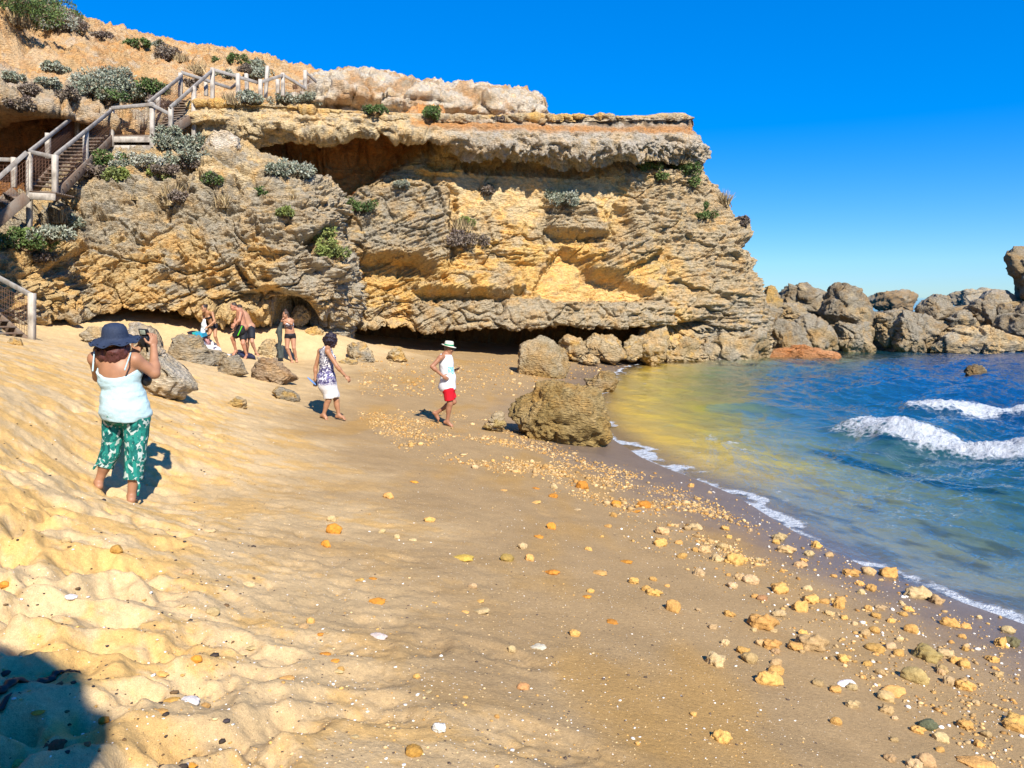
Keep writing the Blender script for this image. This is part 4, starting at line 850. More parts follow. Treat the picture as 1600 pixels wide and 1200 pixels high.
def rail(a, b, Ya, Yb, par=STAIR, w=.06, h=.12):
    p, q = PY(*a, Ya), PY(*b, Yb); beam('handrail', p, q, w, h, RAILM, par)
def wirepanel(tl, tr, bl, br, par=STAIR, n=None, m=None):
    tl, tr, bl, br = [np.array(k) for k in (tl, tr, bl, br)]; L = np.linalg.norm(tr-tl); H = np.linalg.norm(bl-tl); n = n or max(2, int(L/.11)); m = m or max(2, int(H/.11)); segs = []
    for i in range(n+1): f = i/n; segs.append((bl+(br-bl)*f, tl+(tr-tl)*f))
    for i in range(m+1): f = i/m; segs.append((tl+(bl-tl)*f, tr+(br-tr)*f))
    beams('wire_mesh', segs, .006, .006, WIRE, par)
def flight(lb, lt, rb, rt, n):
    """treads between the left and right stringer lines, bottom to top"""
    lb, lt, rb, rt = [np.array(k) for k in (lb, lt, rb, rt)]
    for k in range(1, n):
        f = k/n; a, b = lb+(lt-lb)*f, rb+(rt-rb)*f; beam('tread', a, b, .27, .045, WOODD, STAIR)
    dn = np.array([0, 0, -.12])
    for a, b in ((lb, lt), (rb, rt)): beam('stringer', a+dn, b+dn, .06, .30, WOODD, STAIR)
def deck(pts, front):
    P = [np.array(p) for p in pts]; n = 9
    for k in range(n):
        f = (k+.5)/n; beam('deck_board', P[0]+(P[3]-P[0])*f, P[1]+(P[2]-P[1])*f, np.linalg.norm(P[3]-P[0])/n*.93, .045, WOODD, STAIR, bev=0)
    for a, b in front: beam('fascia', np.array(a)+[0, 0, -.13], np.array(b)+[0, 0, -.13], .05, .2, WOOD, STAIR)
up1 = np.array([0, 0, 1.0])
# upper flight B and its landings
B_lb, B_rb = PY(48, 297, 23.4), PY(86, 301, 23.0); B_lt, B_rt = PY(121, 213, 28.2), PY(175, 212, 28.0)
flight(B_lb, B_lt, B_rb, B_rt, 15)
D2 = [B_rt, PY(236, 212, 28.0), PY(236, 212, 28.0)+np.array([0, 1.5, 0]), B_rt+np.array([0, 1.5, 0])]
Dl = [B_lt, B_rt, B_rt+np.array([0, 1.5, 0]), B_lt+np.array([.05, 1.5, 0])]
deck(Dl, []); deck(D2, [(D2[0], D2[1])]); beam('fascia', D2[0]+[0, .05, -.42], D2[1]+[0, .05, -.42], .05, .2, WOOD, STAIR)
C_lb, C_rb = PY(238, 212, 28.1), PY(268, 199, 28.0); C_lt, C_rt = PY(284, 157, 31.0), PY(333, 160, 31.0)
flight(C_lb, C_lt, C_rb, C_rt, 12)
D3 = [C_lt, C_rt, C_rt+np.array([1.3, 1.5, 0]), C_lt+np.array([0, 1.5, 0])]; deck(D3, [])
D1 = [PY(46, 299, 22.9), PY(86, 301, 22.8), PY(86, 301, 22.8)+np.array([0, 1.0, 0]), PY(46, 299, 22.9)+np.array([0, 1.0, 0])]; deck(D1, [(D1[0], D1[1])])
A_rt, A_lt = PY(42, 300, 22.9), PY(24, 292, 24.2); A_rb, A_lb = PY(-140, 455, 20.6), PY(-150, 440, 21.9); flight(A_lb, A_lt, A_rb, A_rt, 14)
F_rb, F_lb = PY(45, 531, 18.5), PY(-18, 531, 17.7); F_rt, F_lt = PY(-75, 428, 20.2), PY(-150, 426, 19.4); flight(F_lb, F_lt, F_rb, F_rt, 11)
D0 = [F_lt, F_rt, A_lb, A_rb]; deck([F_lt, F_rt, F_rt+np.array([-1.2, 1.2, 0]), F_lt+np.array([-1.2, 1.2, 0])], [])
# posts and rails
for u, vt, vb, Y in [(46,238,356,23.3),(86,242,304,23.0),(134,204,276,25.6),(175,169,229,28.0),(238,160,246,28.0),(22,246,293,24.3),(75,208,248,25.9),(121,174,216,28.2),(154,181,218,29.4),(210,181,210,29.5),
                     (267,168,200,28.0),(303,135,219,29.5),(332,106,166,31.0),(282,114,152,31.0),(247,147,172,29.6),(322,128,150,32.3),(50,458,533,18.5),(-40,312,420,22),(-17,262,296,22.6)]:
    post(u, vt, vb, Y)
rail((42,238),(-60,330),23.2,21.8); rail((46,237),(88,246),23.3,23.0); rail((86,243),(175,172),23.0,28.0); rail((46,237),(122,177),23.5,28.3); rail((120,175),(156,184),28.3,29.4)
rail((174,169),(240,163),27.9,27.9); rail((156,184),(212,182),29.4,29.5); rail((236,163),(264,178),27.9,28.0); rail((232,160),(285,118),28.2,31.0); rail((266,168),(332,110),27.9,31.0)
rail((283,113),(361,138),31.1,33.0); rail((-40,248),(24,250),24.3,24.3); rail((-80,392),(50,462),20.3,18.5)
post(-75,388,470,20.3)
for a, b, c, d in [((46,246,23.3),(86,252,23),(46,295,23.3),(86,300,23)),((88,252,23.1),(173,180,27.9),(88,298,23.1),(173,212,27.9)),((50,246,23.6),(121,184,28.2),(50,294,23.6),(121,212,28.2)),((123,182,28.3),(154,190,29.4),(123,213,28.3),(154,212,29.4)),
                   ((177,172,28.02),(236,168,28.02),(177,210,28.02),(236,210,28.02)),((156,190,29.4),(210,188,29.5),(156,212,29.4),(210,210,29.5)),((240,166,28.2),(282,122,30.9),(240,208,28.2),(282,155,30.9)),((-40,258,24.3),(22,258,24.3),(-40,296,24.3),(22,293,24.3)),
                   ((-20,300,22.3),(44,248,23.2),(-20,348,22.3),(44,297,23.2)),((-75,408,20.3),(46,470,18.5),(-75,462,20.3),(46,526,18.5))]:
    wirepanel(PY(*a), PY(*b), PY(*c), PY(*d))
for u, vt, vb, Y, tl in [(372,115,158,31.6,0),(407,124,161,32.2,0),(442,114,150,33.2,0),(477,110,141,34.2,0),(386,115,146,33.4,-1),(414,150,102,33.0,0),(434,124,146,34,0)]:
    if u == 414: post(415, 103, 153, 33.0, FENCE, .13, 3)
    else: post(u, vt, vb, Y, FENCE, .14, tl)
rail((330,108),(402,129),31.0,32.1,FENCE); rail((408,128),(444,117),32.2,33.2,FENCE); rail((444,118),(477,138),33.2,34.1,FENCE); rail((477,112),(494,128),34.2,35.0,FENCE); rail((361,138),(374,127),33.0,31.7,FENCE)
wirepanel(PY(444,122,33.2), PY(475,139,34.1), PY(444,146,33.2), PY(475,146,34.1), FENCE); wirepanel(PY(479,116,34.2), PY(494,130,35.0), PY(479,138,34.2), PY(494,140,35.0), FENCE)
# ------------------------------------------------------------------ people: smooth blended bodies turned into one surface each
class SDF:
    def __init__(s, lo, hi, vox):
        s.lo = np.array(lo, float); s.vox = vox; n = np.ceil((np.array(hi)-s.lo)/vox).astype(int)+1
        s.f = np.full(n, .3, np.float32); s.ax = [s.lo[k]+np.arange(n[k])*vox for k in range(3)]
    def box(s, lo, hi):
        n = s.f.shape; a = np.clip(((np.array(lo)-s.lo)/s.vox).astype(int)-1, 0, n); b = np.clip(np.ceil((np.array(hi)-s.lo)/s.vox).astype(int)+2, 0, n)
        sl = tuple(slice(a[k], b[k]) for k in range(3))
        if any(b[k] <= a[k] for k in range(3)): return None, None
        return sl, np.stack(np.meshgrid(*[s.ax[k][a[k]:b[k]] for k in range(3)], indexing='ij'), -1).astype(np.float32)
    def put(s, sl, d, k):
        g = s.f[sl]
        if k <= 0: s.f[sl] = np.minimum(g, d)
        else:
            h = np.maximum(k-np.abs(g-d), 0)/k; s.f[sl] = np.minimum(g, d)-h*h*k*.25
    def cone(s, a, b, ra, rb, k=.025, cut=None):
        a, b = np.array(a, np.float32), np.array(b, np.float32); m = max(ra, rb)+k+2*s.vox
        sl, P = s.box(np.minimum(a, b)-m, np.maximum(a, b)+m)
        if sl is None: return
        e = b-a; t = np.clip(((P-a)@e)/(e@e+1e-12), 0, 1); d = np.linalg.norm(P-a-t[..., None]*e, axis=-1)-(ra+(rb-ra)*t)
        if cut is not None: d = np.maximum(d, (P-np.array(cut[0], np.float32))@np.array(cut[1], np.float32))
        s.put(sl, d, k)
    def ell(s, c, r, M=None, k=.03):
        c, r = np.array(c, np.float32), np.array(r, np.float32); M = np.eye(3) if M is None else M; m = r.max()+k+2*s.vox
        sl, P = s.box(c-m, c+m)
        if sl is None: return
        q = (P-c)@np.array(M, np.float32).T; k0 = np.linalg.norm(q/r, axis=-1); k1 = np.linalg.norm(q/(r*r), axis=-1)
        s.put(sl, k0*(k0-1)/(k1+1e-6), k)
    def cutp(s, pt, n): # keep the side the normal points away from
        P = [s.ax[k].reshape([-1 if j == k else 1 for j in range(3)])-pt[k] for k in range(3)]
        s.f = np.maximum(s.f, (P[0]*n[0]+P[1]*n[1]+P[2]*n[2]).astype(np.float32))
    def noise(s, amp, fr, seed, oct=2):
        m = np.abs(s.f) < .05; i = np.nonzero(m); P = np.stack([s.ax[k][i[k]] for k in range(3)], -1)*np.array(fr); s.f[i] += amp*fbm(P, oct, seed).astype(np.float32)
    def mesh(s):
        f = s.f; f[0], f[-1], f[:, 0], f[:, -1], f[:, :, 0], f[:, :, -1] = [.1]*6
        ins = f < 0; c = np.zeros(tuple(n-1 for n in f.shape), np.uint8)
        for dx in (0, 1):
            for dy in (0, 1):
                for dz in (0, 1): c += ins[dx:dx+c.shape[0], dy:dy+c.shape[1], dz:dz+c.shape[2]]
        act = (c > 0) & (c < 8); idx = np.full(c.shape, -1, np.int32); I = np.nonzero(act); n = len(I[0]); idx[I] = np.arange(n); I = np.stack(I, -1)
        acc = np.zeros((n, 3)); cnt = np.zeros(n); cor = [(a, b, d) for a in (0, 1) for b in (0, 1) for d in (0, 1)]
        for p in cor:
            for ax in range(3):
                if p[ax]: continue
                q = list(p); q[ax] = 1; A = I+np.array(p); B = I+np.array(q); fa, fb = f[tuple(A.T)], f[tuple(B.T)]; x = (fa < 0) != (fb < 0)
                t = np.where(x, fa/np.where(x, fa-fb, 1), 0); acc += np.where(x[:, None], A+(B-A)*t[:, None], 0); cnt += x
        V = s.lo+acc/cnt[:, None]*s.vox; Fs = []
        for ax in range(3):
            o1, o2 = (ax+1) % 3, (ax+2) % 3; sl = [slice(None)]*3; s2 = [slice(None)]*3; sl[ax] = slice(0, -1); s2[ax] = slice(1, None)
            a = ins[tuple(sl)]; b = ins[tuple(s2)]; e = np.stack(np.nonzero(a != b), -1); e = e[(e[:, o1] > 0) & (e[:, o2] > 0) & (e[:, o1] < f.shape[o1]-1) & (e[:, o2] < f.shape[o2]-1)]
            fl = ~a[tuple(e.T)]; qs = []
            for d1, d2 in ((-1, -1), (0, -1), (0, 0), (-1, 0)):
                w_ = e.copy(); w_[:, o1] += d1; w_[:, o2] += d2; qs.append(idx[tuple(w_.T)])
            q = np.stack(qs, -1); q[fl] = q[fl][:, ::-1]; Fs.append(q)
        F = np.concatenate(Fs); F = F[(F >= 0).all(1)]
        return V, F
def unit(v): v = np.array(v, float); return v/(np.linalg.norm(v)+1e-9)
SKIN = (lambda t: t.done(t.mix(1.0, t.attr('Col').outputs['Color'], t.rng(t.noise(t.obj(), 14, 3), .3, .7, .9, 1.1), 'MULTIPLY'), .5, None, .35))(NT('skin'))
def cloth_mat(name, fn, rough=.85, sc=120):
    t = NT(name); c = fn(t); n = t.noise(t.obj(), sc, 2); return t.done(t.mix(1.0, c, t.rng(n, .3, .7, .9, 1.08), 'MULTIPLY'), rough, t.bump(t.noise(t.obj(), 26, 3), .25, .01), .2)
def hand(b, wr, d, n, th, S, curl=(.5, .6, .4), vox_r=.0088, spread=.16):
    """wr wrist, d direction of the fingers, n palm normal (fingers bend towards it), th side the thumb leaves from"""
    d = unit(d); n = unit(np.array(n)-d*np.dot(n, d)); sd = unit(np.cross(d, n)); sd = sd if np.dot(sd, th) > 0 else -sd
    pc = wr+d*.050*S; M = np.stack([sd, d, n]); b.ell(pc, np.array([.040, .052, .017])*S, M, .012*S)
    for i, (o, L) in enumerate(((.029, .072), (.010, .080), (-.010, .074), (-.028, .058))):
        p = wr+d*.088*S+sd*o*S; dr = unit(d+sd*(o*spread*14)); a = 0
        for j, fr in enumerate((.45, .32, .26)):
            a += curl[j]; q = p+(dr*math.cos(a)+n*math.sin(a))*L*fr*S; r = vox_r*S*(1-.08*j-.1*(i == 3)); b.cone(p, q, r, r*.93, .005*S); p = q
    p = wr+d*.028*S+sd*.030*S; q = p+unit(sd*.85+d*.55+n*.35)*.038*S; b.cone(p, q, .0115*S, .0100*S, .01*S); b.cone(q, q+unit(sd*.35+d*.9+n*.45)*.034*S, .0100*S, .0085*S, .004*S)
class Fig:
    """a person. J: joints in world space; S: scale (1 = metres as listed)"""
    def __init__(s, J, S, hf, gir=1.0, wide=1.0, skin=(0.390, 0.194, 0.106), vox=.007, limb=1.0, feet=True, bust=0.0, belly=0.0):
        s.J = J = {k: np.array(v, float) for k, v in J.items()}; s.S = S; s.vox = vox*S; A = np.array(list(J.values())); s.lo, s.hi = A.min(0)-.27*S, A.max(0)+.27*S
        s.skin = np.array(skin); s.hf = hf = unit(hf); b = s.b = s.new()
        s.up = up = unit(J['neck']-J['pel']); s.sd = sd = unit(J['shR']-J['shL']-up*np.dot(J['shR']-J['shL'], up)); s.fw = fw = unit(np.cross(up, sd)); s.M = M = np.stack([sd, fw, up])
        hsd = unit(J['hipR']-J['hipL']); hup = unit(up-hsd*np.dot(up, hsd)); s.HM = np.stack([hsd, np.cross(hup, hsd), hup])
        L = np.linalg.norm(J['neck']-J['pel']); s.L = L; at = lambda t: J['pel']+(J['neck']-J['pel'])*t; s.at = at; g = gir
        s.tors = [(at(.70), np.array([.155*wide, .105*g, L*.36/S])*S), (at(.45), np.array([.135*wide, .098*g, .15])*S), (at(.24), np.array([.140*wide*g**.5, .105*g, .13])*S)]
        s.pelv = (J['pel'], np.array([.165*wide*g**.3, .115*g, .12])*S); s.g = g; s.limb = limb
        for c, r in s.tors: b.ell(c, r, M, .06*S)
        b.ell(*s.pelv, s.HM, .06*S)
        for q in ('L', 'R'):
            b.cone(at(.93)+sd*(.04 if q == 'R' else -.04)*S, J['sh'+q], .055*S, .052*S*limb, .05*S)
            if bust: b.ell(at(.66)+fw*.085*S*g+sd*(.07 if q == 'R' else -.07)*S*wide, np.array([.06, .05, .058])*S*bust, M, .03*S)
            s.arm(b, q, 0); s.leg(b, q, 0)
            if feet: s.foot(b, q)
        if belly: b.ell(at(.28)+fw*.05*S, np.array([.12, .10, .12])*S*belly, M, .05*S)
        b.ell(at(.02)-fw*.05*S*g, np.array([.14*wide, .10*g, .10])*S, M, .05*S)
        s.head()
    def new(s): return SDF(s.lo, s.hi, s.vox)
    def arm(s, b, q, off, to=None):
        J, S, l = s.J, s.S, s.limb; a, e, w_ = J['sh'+q], J['el'+q], J['wr'+q]
        b.cone(a, e, .049*S*l+off, .038*S*l+off, .03*S); b.cone(e, w_, .040*S*l+off, .026*S*min(l, 1.15)+off, .02*S); b.ell(e+(w_-e)*.25, np.array([.041, .041, .041])*S*l, None, .03*S)
    def leg(s, b, q, off, k=1.0):
        J, S, l = s.J, s.S, s.limb; h, n, a = J['hip'+q], J['kn'+q], J['an'+q]
        b.cone(h, n, .086*S*l**1.3+off, .053*S*l+off, .04*S); b.cone(n, a, .050*S*l+off, .034*S+off, .03*S)
        d = unit(a-n); back = unit(np.cross(d, unit(np.cross(J['toe'+q]-a, d))))
        back = back if np.dot(back, J['toe'+q]-a) < 0 else -back; b.ell(n+(a-n)*.3+back*.016*S, np.array([.046, .046, .09])*S*l, np.stack([unit(np.cross(d, back)), back, d]), .04*S)
    def foot(s, b, q):
        J, S = s.J, s.S; a, t = J['an'+q], J['toe'+q]; d = unit(t-a); dn = unit(np.array([0, 0, -1])-d*np.dot(d, [0, 0, -1])); heel = a+dn*.045*S-d*.035*S*.6
        ball = a+(t-a)*.68+dn*.008*S; sd = unit(np.cross(d, dn)); b.cone(a, heel, .033*S, .029*S, .02*S); b.cone(heel, ball, .028*S, .030*S, .03*S); b.cone(a+d*.02*S, ball, .030*S, .024*S, .03*S)
        for k in range(5):
            o = (k-2)*.016*S; b.cone(ball+sd*o, ball+sd*o*1.15+d*(.062-.006*abs(k-1.2))*S+dn*.012*S, .0125*S, .0095*S, .008*S)
    def head(s):
        J, S, hf, b = s.J, s.S, s.hf, s.b; h = J['head']; up = unit(h-J['neck']); up = unit(up+np.array([0, 0, .8])); up = unit(up-hf*np.dot(up, hf)); sd = np.cross(hf, up); s.HD = M = np.stack([sd, hf, up]); s.hup = up; s.hsd = sd
        b.cone(J['neck']-up*.02*S, h-up*.04*S-hf*.015*S, .056*S, .050*S, .03*S)
        b.ell(h+up*.02*S-hf*.008*S, np.array([.074, .094, .098])*S, M, .02*S); b.ell(h-up*.045*S+hf*.028*S, np.array([.056, .062, .070])*S, M, .04*S)
        b.cone(h+hf*.085*S+up*.014*S, h+hf*.106*S-up*.022*S, .009*S, .014*S, .012*S); b.ell(h+hf*.083*S-up*.060*S, np.array([.024, .012, .012])*S, M, .012*S); b.ell(h+hf*.078*S-up*.094*S, np.array([.022, .018, .018])*S, M, .02*S)
        for e in (-1, 1):
            b.ell(h+sd*.077*S*e-hf*.005*S-up*.006*S, np.array([.011, .020, .031])*S, M, .008*S); b.ell(h+hf*.072*S+sd*.036*S*e-up*.018*S, np.array([.026, .020, .022])*S, M, .02*S); b.ell(h+hf*.086*S+sd*.030*S*e+up*.030*S, np.array([.026, .012, .008])*S, M, .014*S)
    def finish(s, root, hidden_face=False):
        V, F = s.b.mesh(); c = np.tile(s.skin, (len(V), 1)); h, S = s.J['head'], s.S
        for e in (-1, 1):
            c = blend(c, (.03, .02, .018), sstep(.016, .010, np.linalg.norm((V-(h+s.hf*.088*S+s.hsd*.031*S*e+s.hup*.010*S))@np.diag([1, 1, 1.0]), axis=1)/S)); c = blend(c, (.06, .035, .02), sstep(.014, .008, np.abs((V-h)@s.hup-.036*S)/S)*sstep(.03, .022, np.abs((V-h)@s.hsd-e*.032*S)/S)*((V-h)@s.hf > .06*S)*.7)
        c = blend(c, (.38, .13, .10), sstep(.026, .016, np.linalg.norm(V-(h+s.hf*.092*S-s.hup*.060*S), axis=1)/S))
        o = mesh_np('person', V-s.J['base'], F, SKIN, c); o.location = s.J['base']; s.o = o; return o
    def part(s, name, b, mat, col=None):
        V, F = b.mesh(); o = mesh_np(name, V-s.J['base'], F, mat, col(V) if callable(col) else col, s.o); return o
HAIRM = (lambda t: t.done(t.mix(1.0, t.attr('Col').outputs['Color'], t.rng(t.noise(t.mapv(t.obj(), (60, 60, 9)), 3, 3), .3, .7, .6, 1.5), 'MULTIPLY'), .5, t.bump(t.noise(t.mapv(t.obj(), (60, 60, 9)), 3, 3), .6, .01), .4))(NT('hair'))
def torso_cloth(f, b, off, lo=0.0, pelvis=True, bust=0):
    for c, r in f.tors: b.ell(c, r+off, f.M, .06*f.S)
    if pelvis: b.ell(f.pelv[0], f.pelv[1]+off, f.HM, .06*f.S); b.ell(f.at(.02)-f.fw*.05*f.S*f.g, np.array([.14*1.0, .10*f.g, .10])*f.S+off, f.M, .05*f.S)
    if bust:
        for e in (-1, 1): b.ell(f.at(.66)+f.fw*.085*f.S*f.g+f.sd*.07*e*f.S, np.array([.06, .05, .058])*f.S*bust+off, f.M, .03*f.S)
def gpt(u, v): return ground(u, v)
def mid(a, b, t=.5): return np.array(a)*(1-t)+np.array(b)*t

# ---- woman with the sun hat, seen from behind, filming
ZA = lambda x, y: (100+x/3.6375, 470+y/3.6375)
_ft = gpt(*ZA(383, 1140)); _fl = gpt(*ZA(195, 1062)); Y0 = _ft[1]; S1 = Y0/6.9
def A(x, y, dp=0.0): return PY(*ZA(x, y), Y0+dp*S1)
dl = min((_fl[1]-Y0)/S1, .55)
JA = dict(base=_ft, anR=A(383, 1108), toeR=A(392, 1142, .17), knR=A(408, 885, .04), hipR=A(412, 668, .05), anL=A(196, 1030, dl), toeL=A(190, 1062, dl+.17), knL=A(268, 850, dl*.6+.05), hipL=A(292, 668, .10),
          pel=A(352, 625, .07), neck=A(292, 318, .03), head=A(292, 232, .06), shR=A(402, 335, .03), elR=A(514, 412, .12), wrR=A(510, 262, .27), shL=A(180, 330, .06), elL=A(196, 432, .26), wrL=A(395, 300, .42))
print('woman scale', S1, Y0)
fa = Fig(JA, S1, unit((.45, .88, -.05)), gir=1.32, wide=1.10, skin=(0.328, 0.162, 0.089), vox=.0062, limb=1.22, bust=1.1)
hand(fa.b, JA['wrR'], (-.02, .10, 1), (-.75, .6, -.1), (-.5, -.75, .1), S1, (.55, .65, .5)); hand(fa.b, JA['wrL'], (.55, .15, .6), (.25, -.6, .5), (0, -.3, 1), S1)
fa.finish(None); tag(fa.o, 'woman in navy sun hat, pale blue top and green leaf-print trousers filming from the sand', 'person')
TOPM = cloth_mat('pale_blue_cotton', lambda t: (.42, .60, .63) + () if False else t.mix(t.noise(t.obj(), 5, 2), (.38, .53, .56), (.43, .58, .60)))
b = fa.new(); torso_cloth(fa, b, .016*S1, bust=1.1)
b.cone(A(350, 560, .06), A(352, 650, .07), .215*S1, .235*S1, .05*S1); _hm = A(352, 672, .07)
# the skirt part of the top is flattened front to back
b2 = fa.new(); torso_cloth(fa, b2, .016*S1, bust=1.1); b2.ell(A(350, 640, .05), np.array([.192, .16, .24])*S1, fa.M, .08*S1); b = b2
b.cutp(_hm, (-.03, 0, -1)); nb = A(270, 397, .0); b.cutp(nb, unit((0.02, -.55, 1.0))); b.noise(.006*S1, (9, 9, 16), 71, 3); b.noise(.010*S1, (4, 4, 11), 75, 2)
for p, q, r in (((163, 398), (172, 288), .13), ((346, 392), (379, 296), .02)):
    b.cone(A(*p, -.13 if p[0] > 200 else -.10), A(*mid(p, q, .6), -.115 if p[0] > 200 else -.07), .008*S1, .007*S1, .004); b.cone(A(*mid(p, q, .6), -.115 if p[0] > 200 else -.07), A(*q, -.02), .007*S1, .007*S1, .004)
fa.part('camisole_top', b, TOPM)
def leafy(t):
    p = t.obj(); g = None
    for k, (rot, sc) in enumerate((((.3, .8, .2), 1.0), ((.2, -.9, .5), 1.1), ((.1, .1, 1.2), .9))):
        v1 = t.new('TexVoronoi', feature='F1'); t.put(v1.inputs['Vector'], t.mapv(t.mapv(p, (1, 1, 1), rot), (32, 32, 10))); v1.inputs['Scale'].default_value = sc
        s_ = t.new('SeparateColor'); t.put(s_.inputs[0], v1.outputs['Color']); leaf = t.mix(s_.outputs[1], (.004, .065, .065), (.02, .24, .19))
        leaf = t.mix(t.math('LESS_THAN', v1.outputs['Distance'], .10), leaf, (.12, .40, .30)); m = t.math('MULTIPLY', t.math('LESS_THAN', v1.outputs['Distance'], .53), t.math('GREATER_THAN', s_.outputs[0], .17))
        g = t.mix(m, g if g is not None else (.40, .48, .44), leaf)
    return g
PANTM = cloth_mat('leaf_print_cotton', leafy)
b = fa.new(); b.ell(fa.pelv[0], fa.pelv[1]+.012*S1, fa.HM, .05*S1); b.ell(fa.at(.02)-fa.fw*.05*S1*fa.g, np.array([.165, .145, .11])*S1, fa.M, .05*S1)
for q, cut, rr in (('R', A(383, 1016), .93), ('L', A(230, 946, dl*.8), .85)):
    h, k_, a_ = JA['hip'+q], JA['kn'+q], JA['an'+q]; b.cone(h, k_, .128*S1*rr, .094*S1*rr, .04*S1); b.cone(k_, a_, .094*S1*rr, .078*S1, .03*S1, cut=(cut, unit(a_-k_)))
b.noise(.007*S1, (6, 6, 10), 81, 3); b.cutp(A(352, 560, .07), (0, 0, 1)); fa.part('trousers', b, PANTM)
for q, pts in (('R', [(418, 1012), (428, 1050), (420, 1105)]), ('L', [(192, 925), (176, 940), (168, 955)])):
    b = fa.new(); dp = -.03 if q == 'R' else dl*.8-.05
    for i in range(len(pts)-1): b.cone(A(*pts[i], dp), A(*pts[i+1], dp), .012*S1, .010*S1, .003)
    fa.part('tie_cord', b, PANTM)
b = fa.new(); hd = JA['head']
b.ell(hd+[0, 0, -.01], np.array([.098, .10, .085])*S1, None, .03)
for x, y, dp, r in [(205, 275, -.02, .05), (235, 310, -.07, .055), (275, 322, -.09, .05), (320, 295, -.08, .05), (350, 262, -.02, .045), (290, 270, -.08, .08), (215, 305, -.05, .035), (262, 342, -.09, .026), (296, 338, -.10, .024), (195, 290, .02, .04), (342, 305, -.07, .024)]: b.ell(A(x, y, dp+.05), np.array([r, r, r*1.25])*S1, None, .03*S1)
b.noise(.016*S1, (22, 22, 11), 91, 3); b.cutp(A(285, 238, .06), unit((-.16, -.42, 1))); fa.part('hair', b, HAIRM, (.075, .022, .018))
NAVY = cloth_mat('navy_straw', lambda t: t.mix(t.noise(t.mapv(t.obj(), (1, 1, 1)), 60, 2), (.012, .020, .045), (.035, .050, .09)), .7)
def lathe(prof, n, M, o, wav=None):
    V, F = [], []
    for i, (r, z) in enumerate(prof):
        for k in range(n):
            a = 2*math.pi*k/n; zz_ = z+(wav(i, a, r) if wav else 0); V.append(o+M@np.array([r*math.cos(a), r*math.sin(a), zz_]))
    for i in range(len(prof)-1):
        for k in range(n): F.append((i*n+k, i*n+(k+1) % n, (i+1)*n+(k+1) % n, (i+1)*n+k))
    return V, F
def rot_to(up):
    up = unit(up); x = unit(np.cross([0, 1, 0], up)); return np.stack([x, np.cross(up, x), up], 1)
HM = rot_to((.06, -.16, 1)); o = A(290, 205, .06)
wv = lambda i, a, r: (.010*math.sin(9*a)+.006*math.sin(5*a+1))*max(0, r/S1-.125)/.09-.10*max(0, r/S1-.125)*(1+.9*math.cos(a-3.5))*1.0*S1*2.2
pr = [(.0001, .125), (.045, .122), (.078, .110), (.098, .085), (.107, .045), (.111, .01), (.116, -.004), (.150, -.010), (.185, -.014), (.212, -.016), (.217, -.014), (.216, -.022), (.185, -.020), (.150, -.016), (.116, -.010), (.104, -.002), (.100, .04), (.0001, .115)]
V, F = lathe([(r*S1, z*S1) for r, z in pr], 72, HM, o-JA['base'], wv); mesh_np('sun_hat', V, F, NAVY, None, fa.o)
V, F = [], []
for k in range(40):
    a = 2*math.pi*k/40
    if k % 2: continue
    for j in range(4): aa = a+(.045 if j in (1, 2) else -.045); r = (.196 if j < 2 else .205)*S1; V.append(o-JA['base']+HM@np.array([r*math.cos(aa), r*math.sin(aa), (-.013+.004)*S1+wv(0, aa, r)]))
    F.append(tuple(range(len(V)-4, len(V))))
mesh_np('hat_trim', V, F, mk_plain('black_braid', (.006, .007, .012), .8), None, fa.o)
# camera held up by the woman
BLACK = mk_plain('black_plastic', (.012, .012, .014), .4, .5); GREYP = mk_plain('screen_surround', (.03, .03, .032), .3); LCD = mk_plain('screen_glass', (.30, .33, .25), .2, .6, .3, 60)
def boxmesh(name, c, half, M, mat, parent=None, bev=.006, base=None):
    c = np.array(c, float); V = [M@(np.array([x, y, z])*half) for x in (-1, 1) for y in (-1, 1) for z in (-1, 1)]; F = [(0, 1, 3, 2), (4, 6, 7, 5), (0, 4, 5, 1), (2, 3, 7, 6), (0, 2, 6, 4), (1, 5, 7, 3)]
    o = mesh_np(name, V, F, mat, None, parent, smooth=False); o.location = c-(base if base is not None else 0)
    if bev: m = o.modifiers.new('b', 'BEVEL'); m.width = bev; m.segments = 2
    return o
cc = A(462, 212, .34); cr = empty('video_camera', cc, 'black camera with flip-up screen held up by the woman in the sun hat', 'camera')
Rz = np.array([[math.cos(.18), math.sin(.18), 0], [-math.sin(.18), math.cos(.18), 0], [0, 0, 1]]); Rx = lambda a: np.array([[1, 0, 0], [0, math.cos(a), -math.sin(a)], [0, math.sin(a), math.cos(a)]]); Ry = lambda a: np.array([[math.cos(a), 0, math.sin(a)], [0, 1, 0], [-math.sin(a), 0, math.cos(a)]])
CM = Ry(.06)@Rz
boxmesh('body', A(464, 232, .34), np.array([.044, .04, .052])*S1, CM, BLACK, cr, .008, cc); boxmesh('flip_screen', A(455, 180, .31), np.array([.049, .008, .034])*S1, CM@Rx(.35), BLACK, cr, .004, cc); boxmesh('display', A(447, 179, .295), np.array([.026, .004, .022])*S1, CM@Rx(.35), LCD, cr, .001, cc)
V, F = lathe([(r*S1, z*S1) for r, z in [(.0001, .07), (.03, .07), (.033, .065), (.033, .0), (.036, -.002), (.036, -.02), (.0001, -.02)]], 28, rot_to((-.35, 1, -.05)), A(415, 215, .40)-cc); mesh_np('lens', V, F, BLACK, None, cr)
beam_ = beams('strap', [(A(472, 262, .33)-cc, A(476, 292, .34)-cc), (A(476, 292, .34)-cc, A(470, 262, .36)-cc)], .016, .003, BLACK, cr)
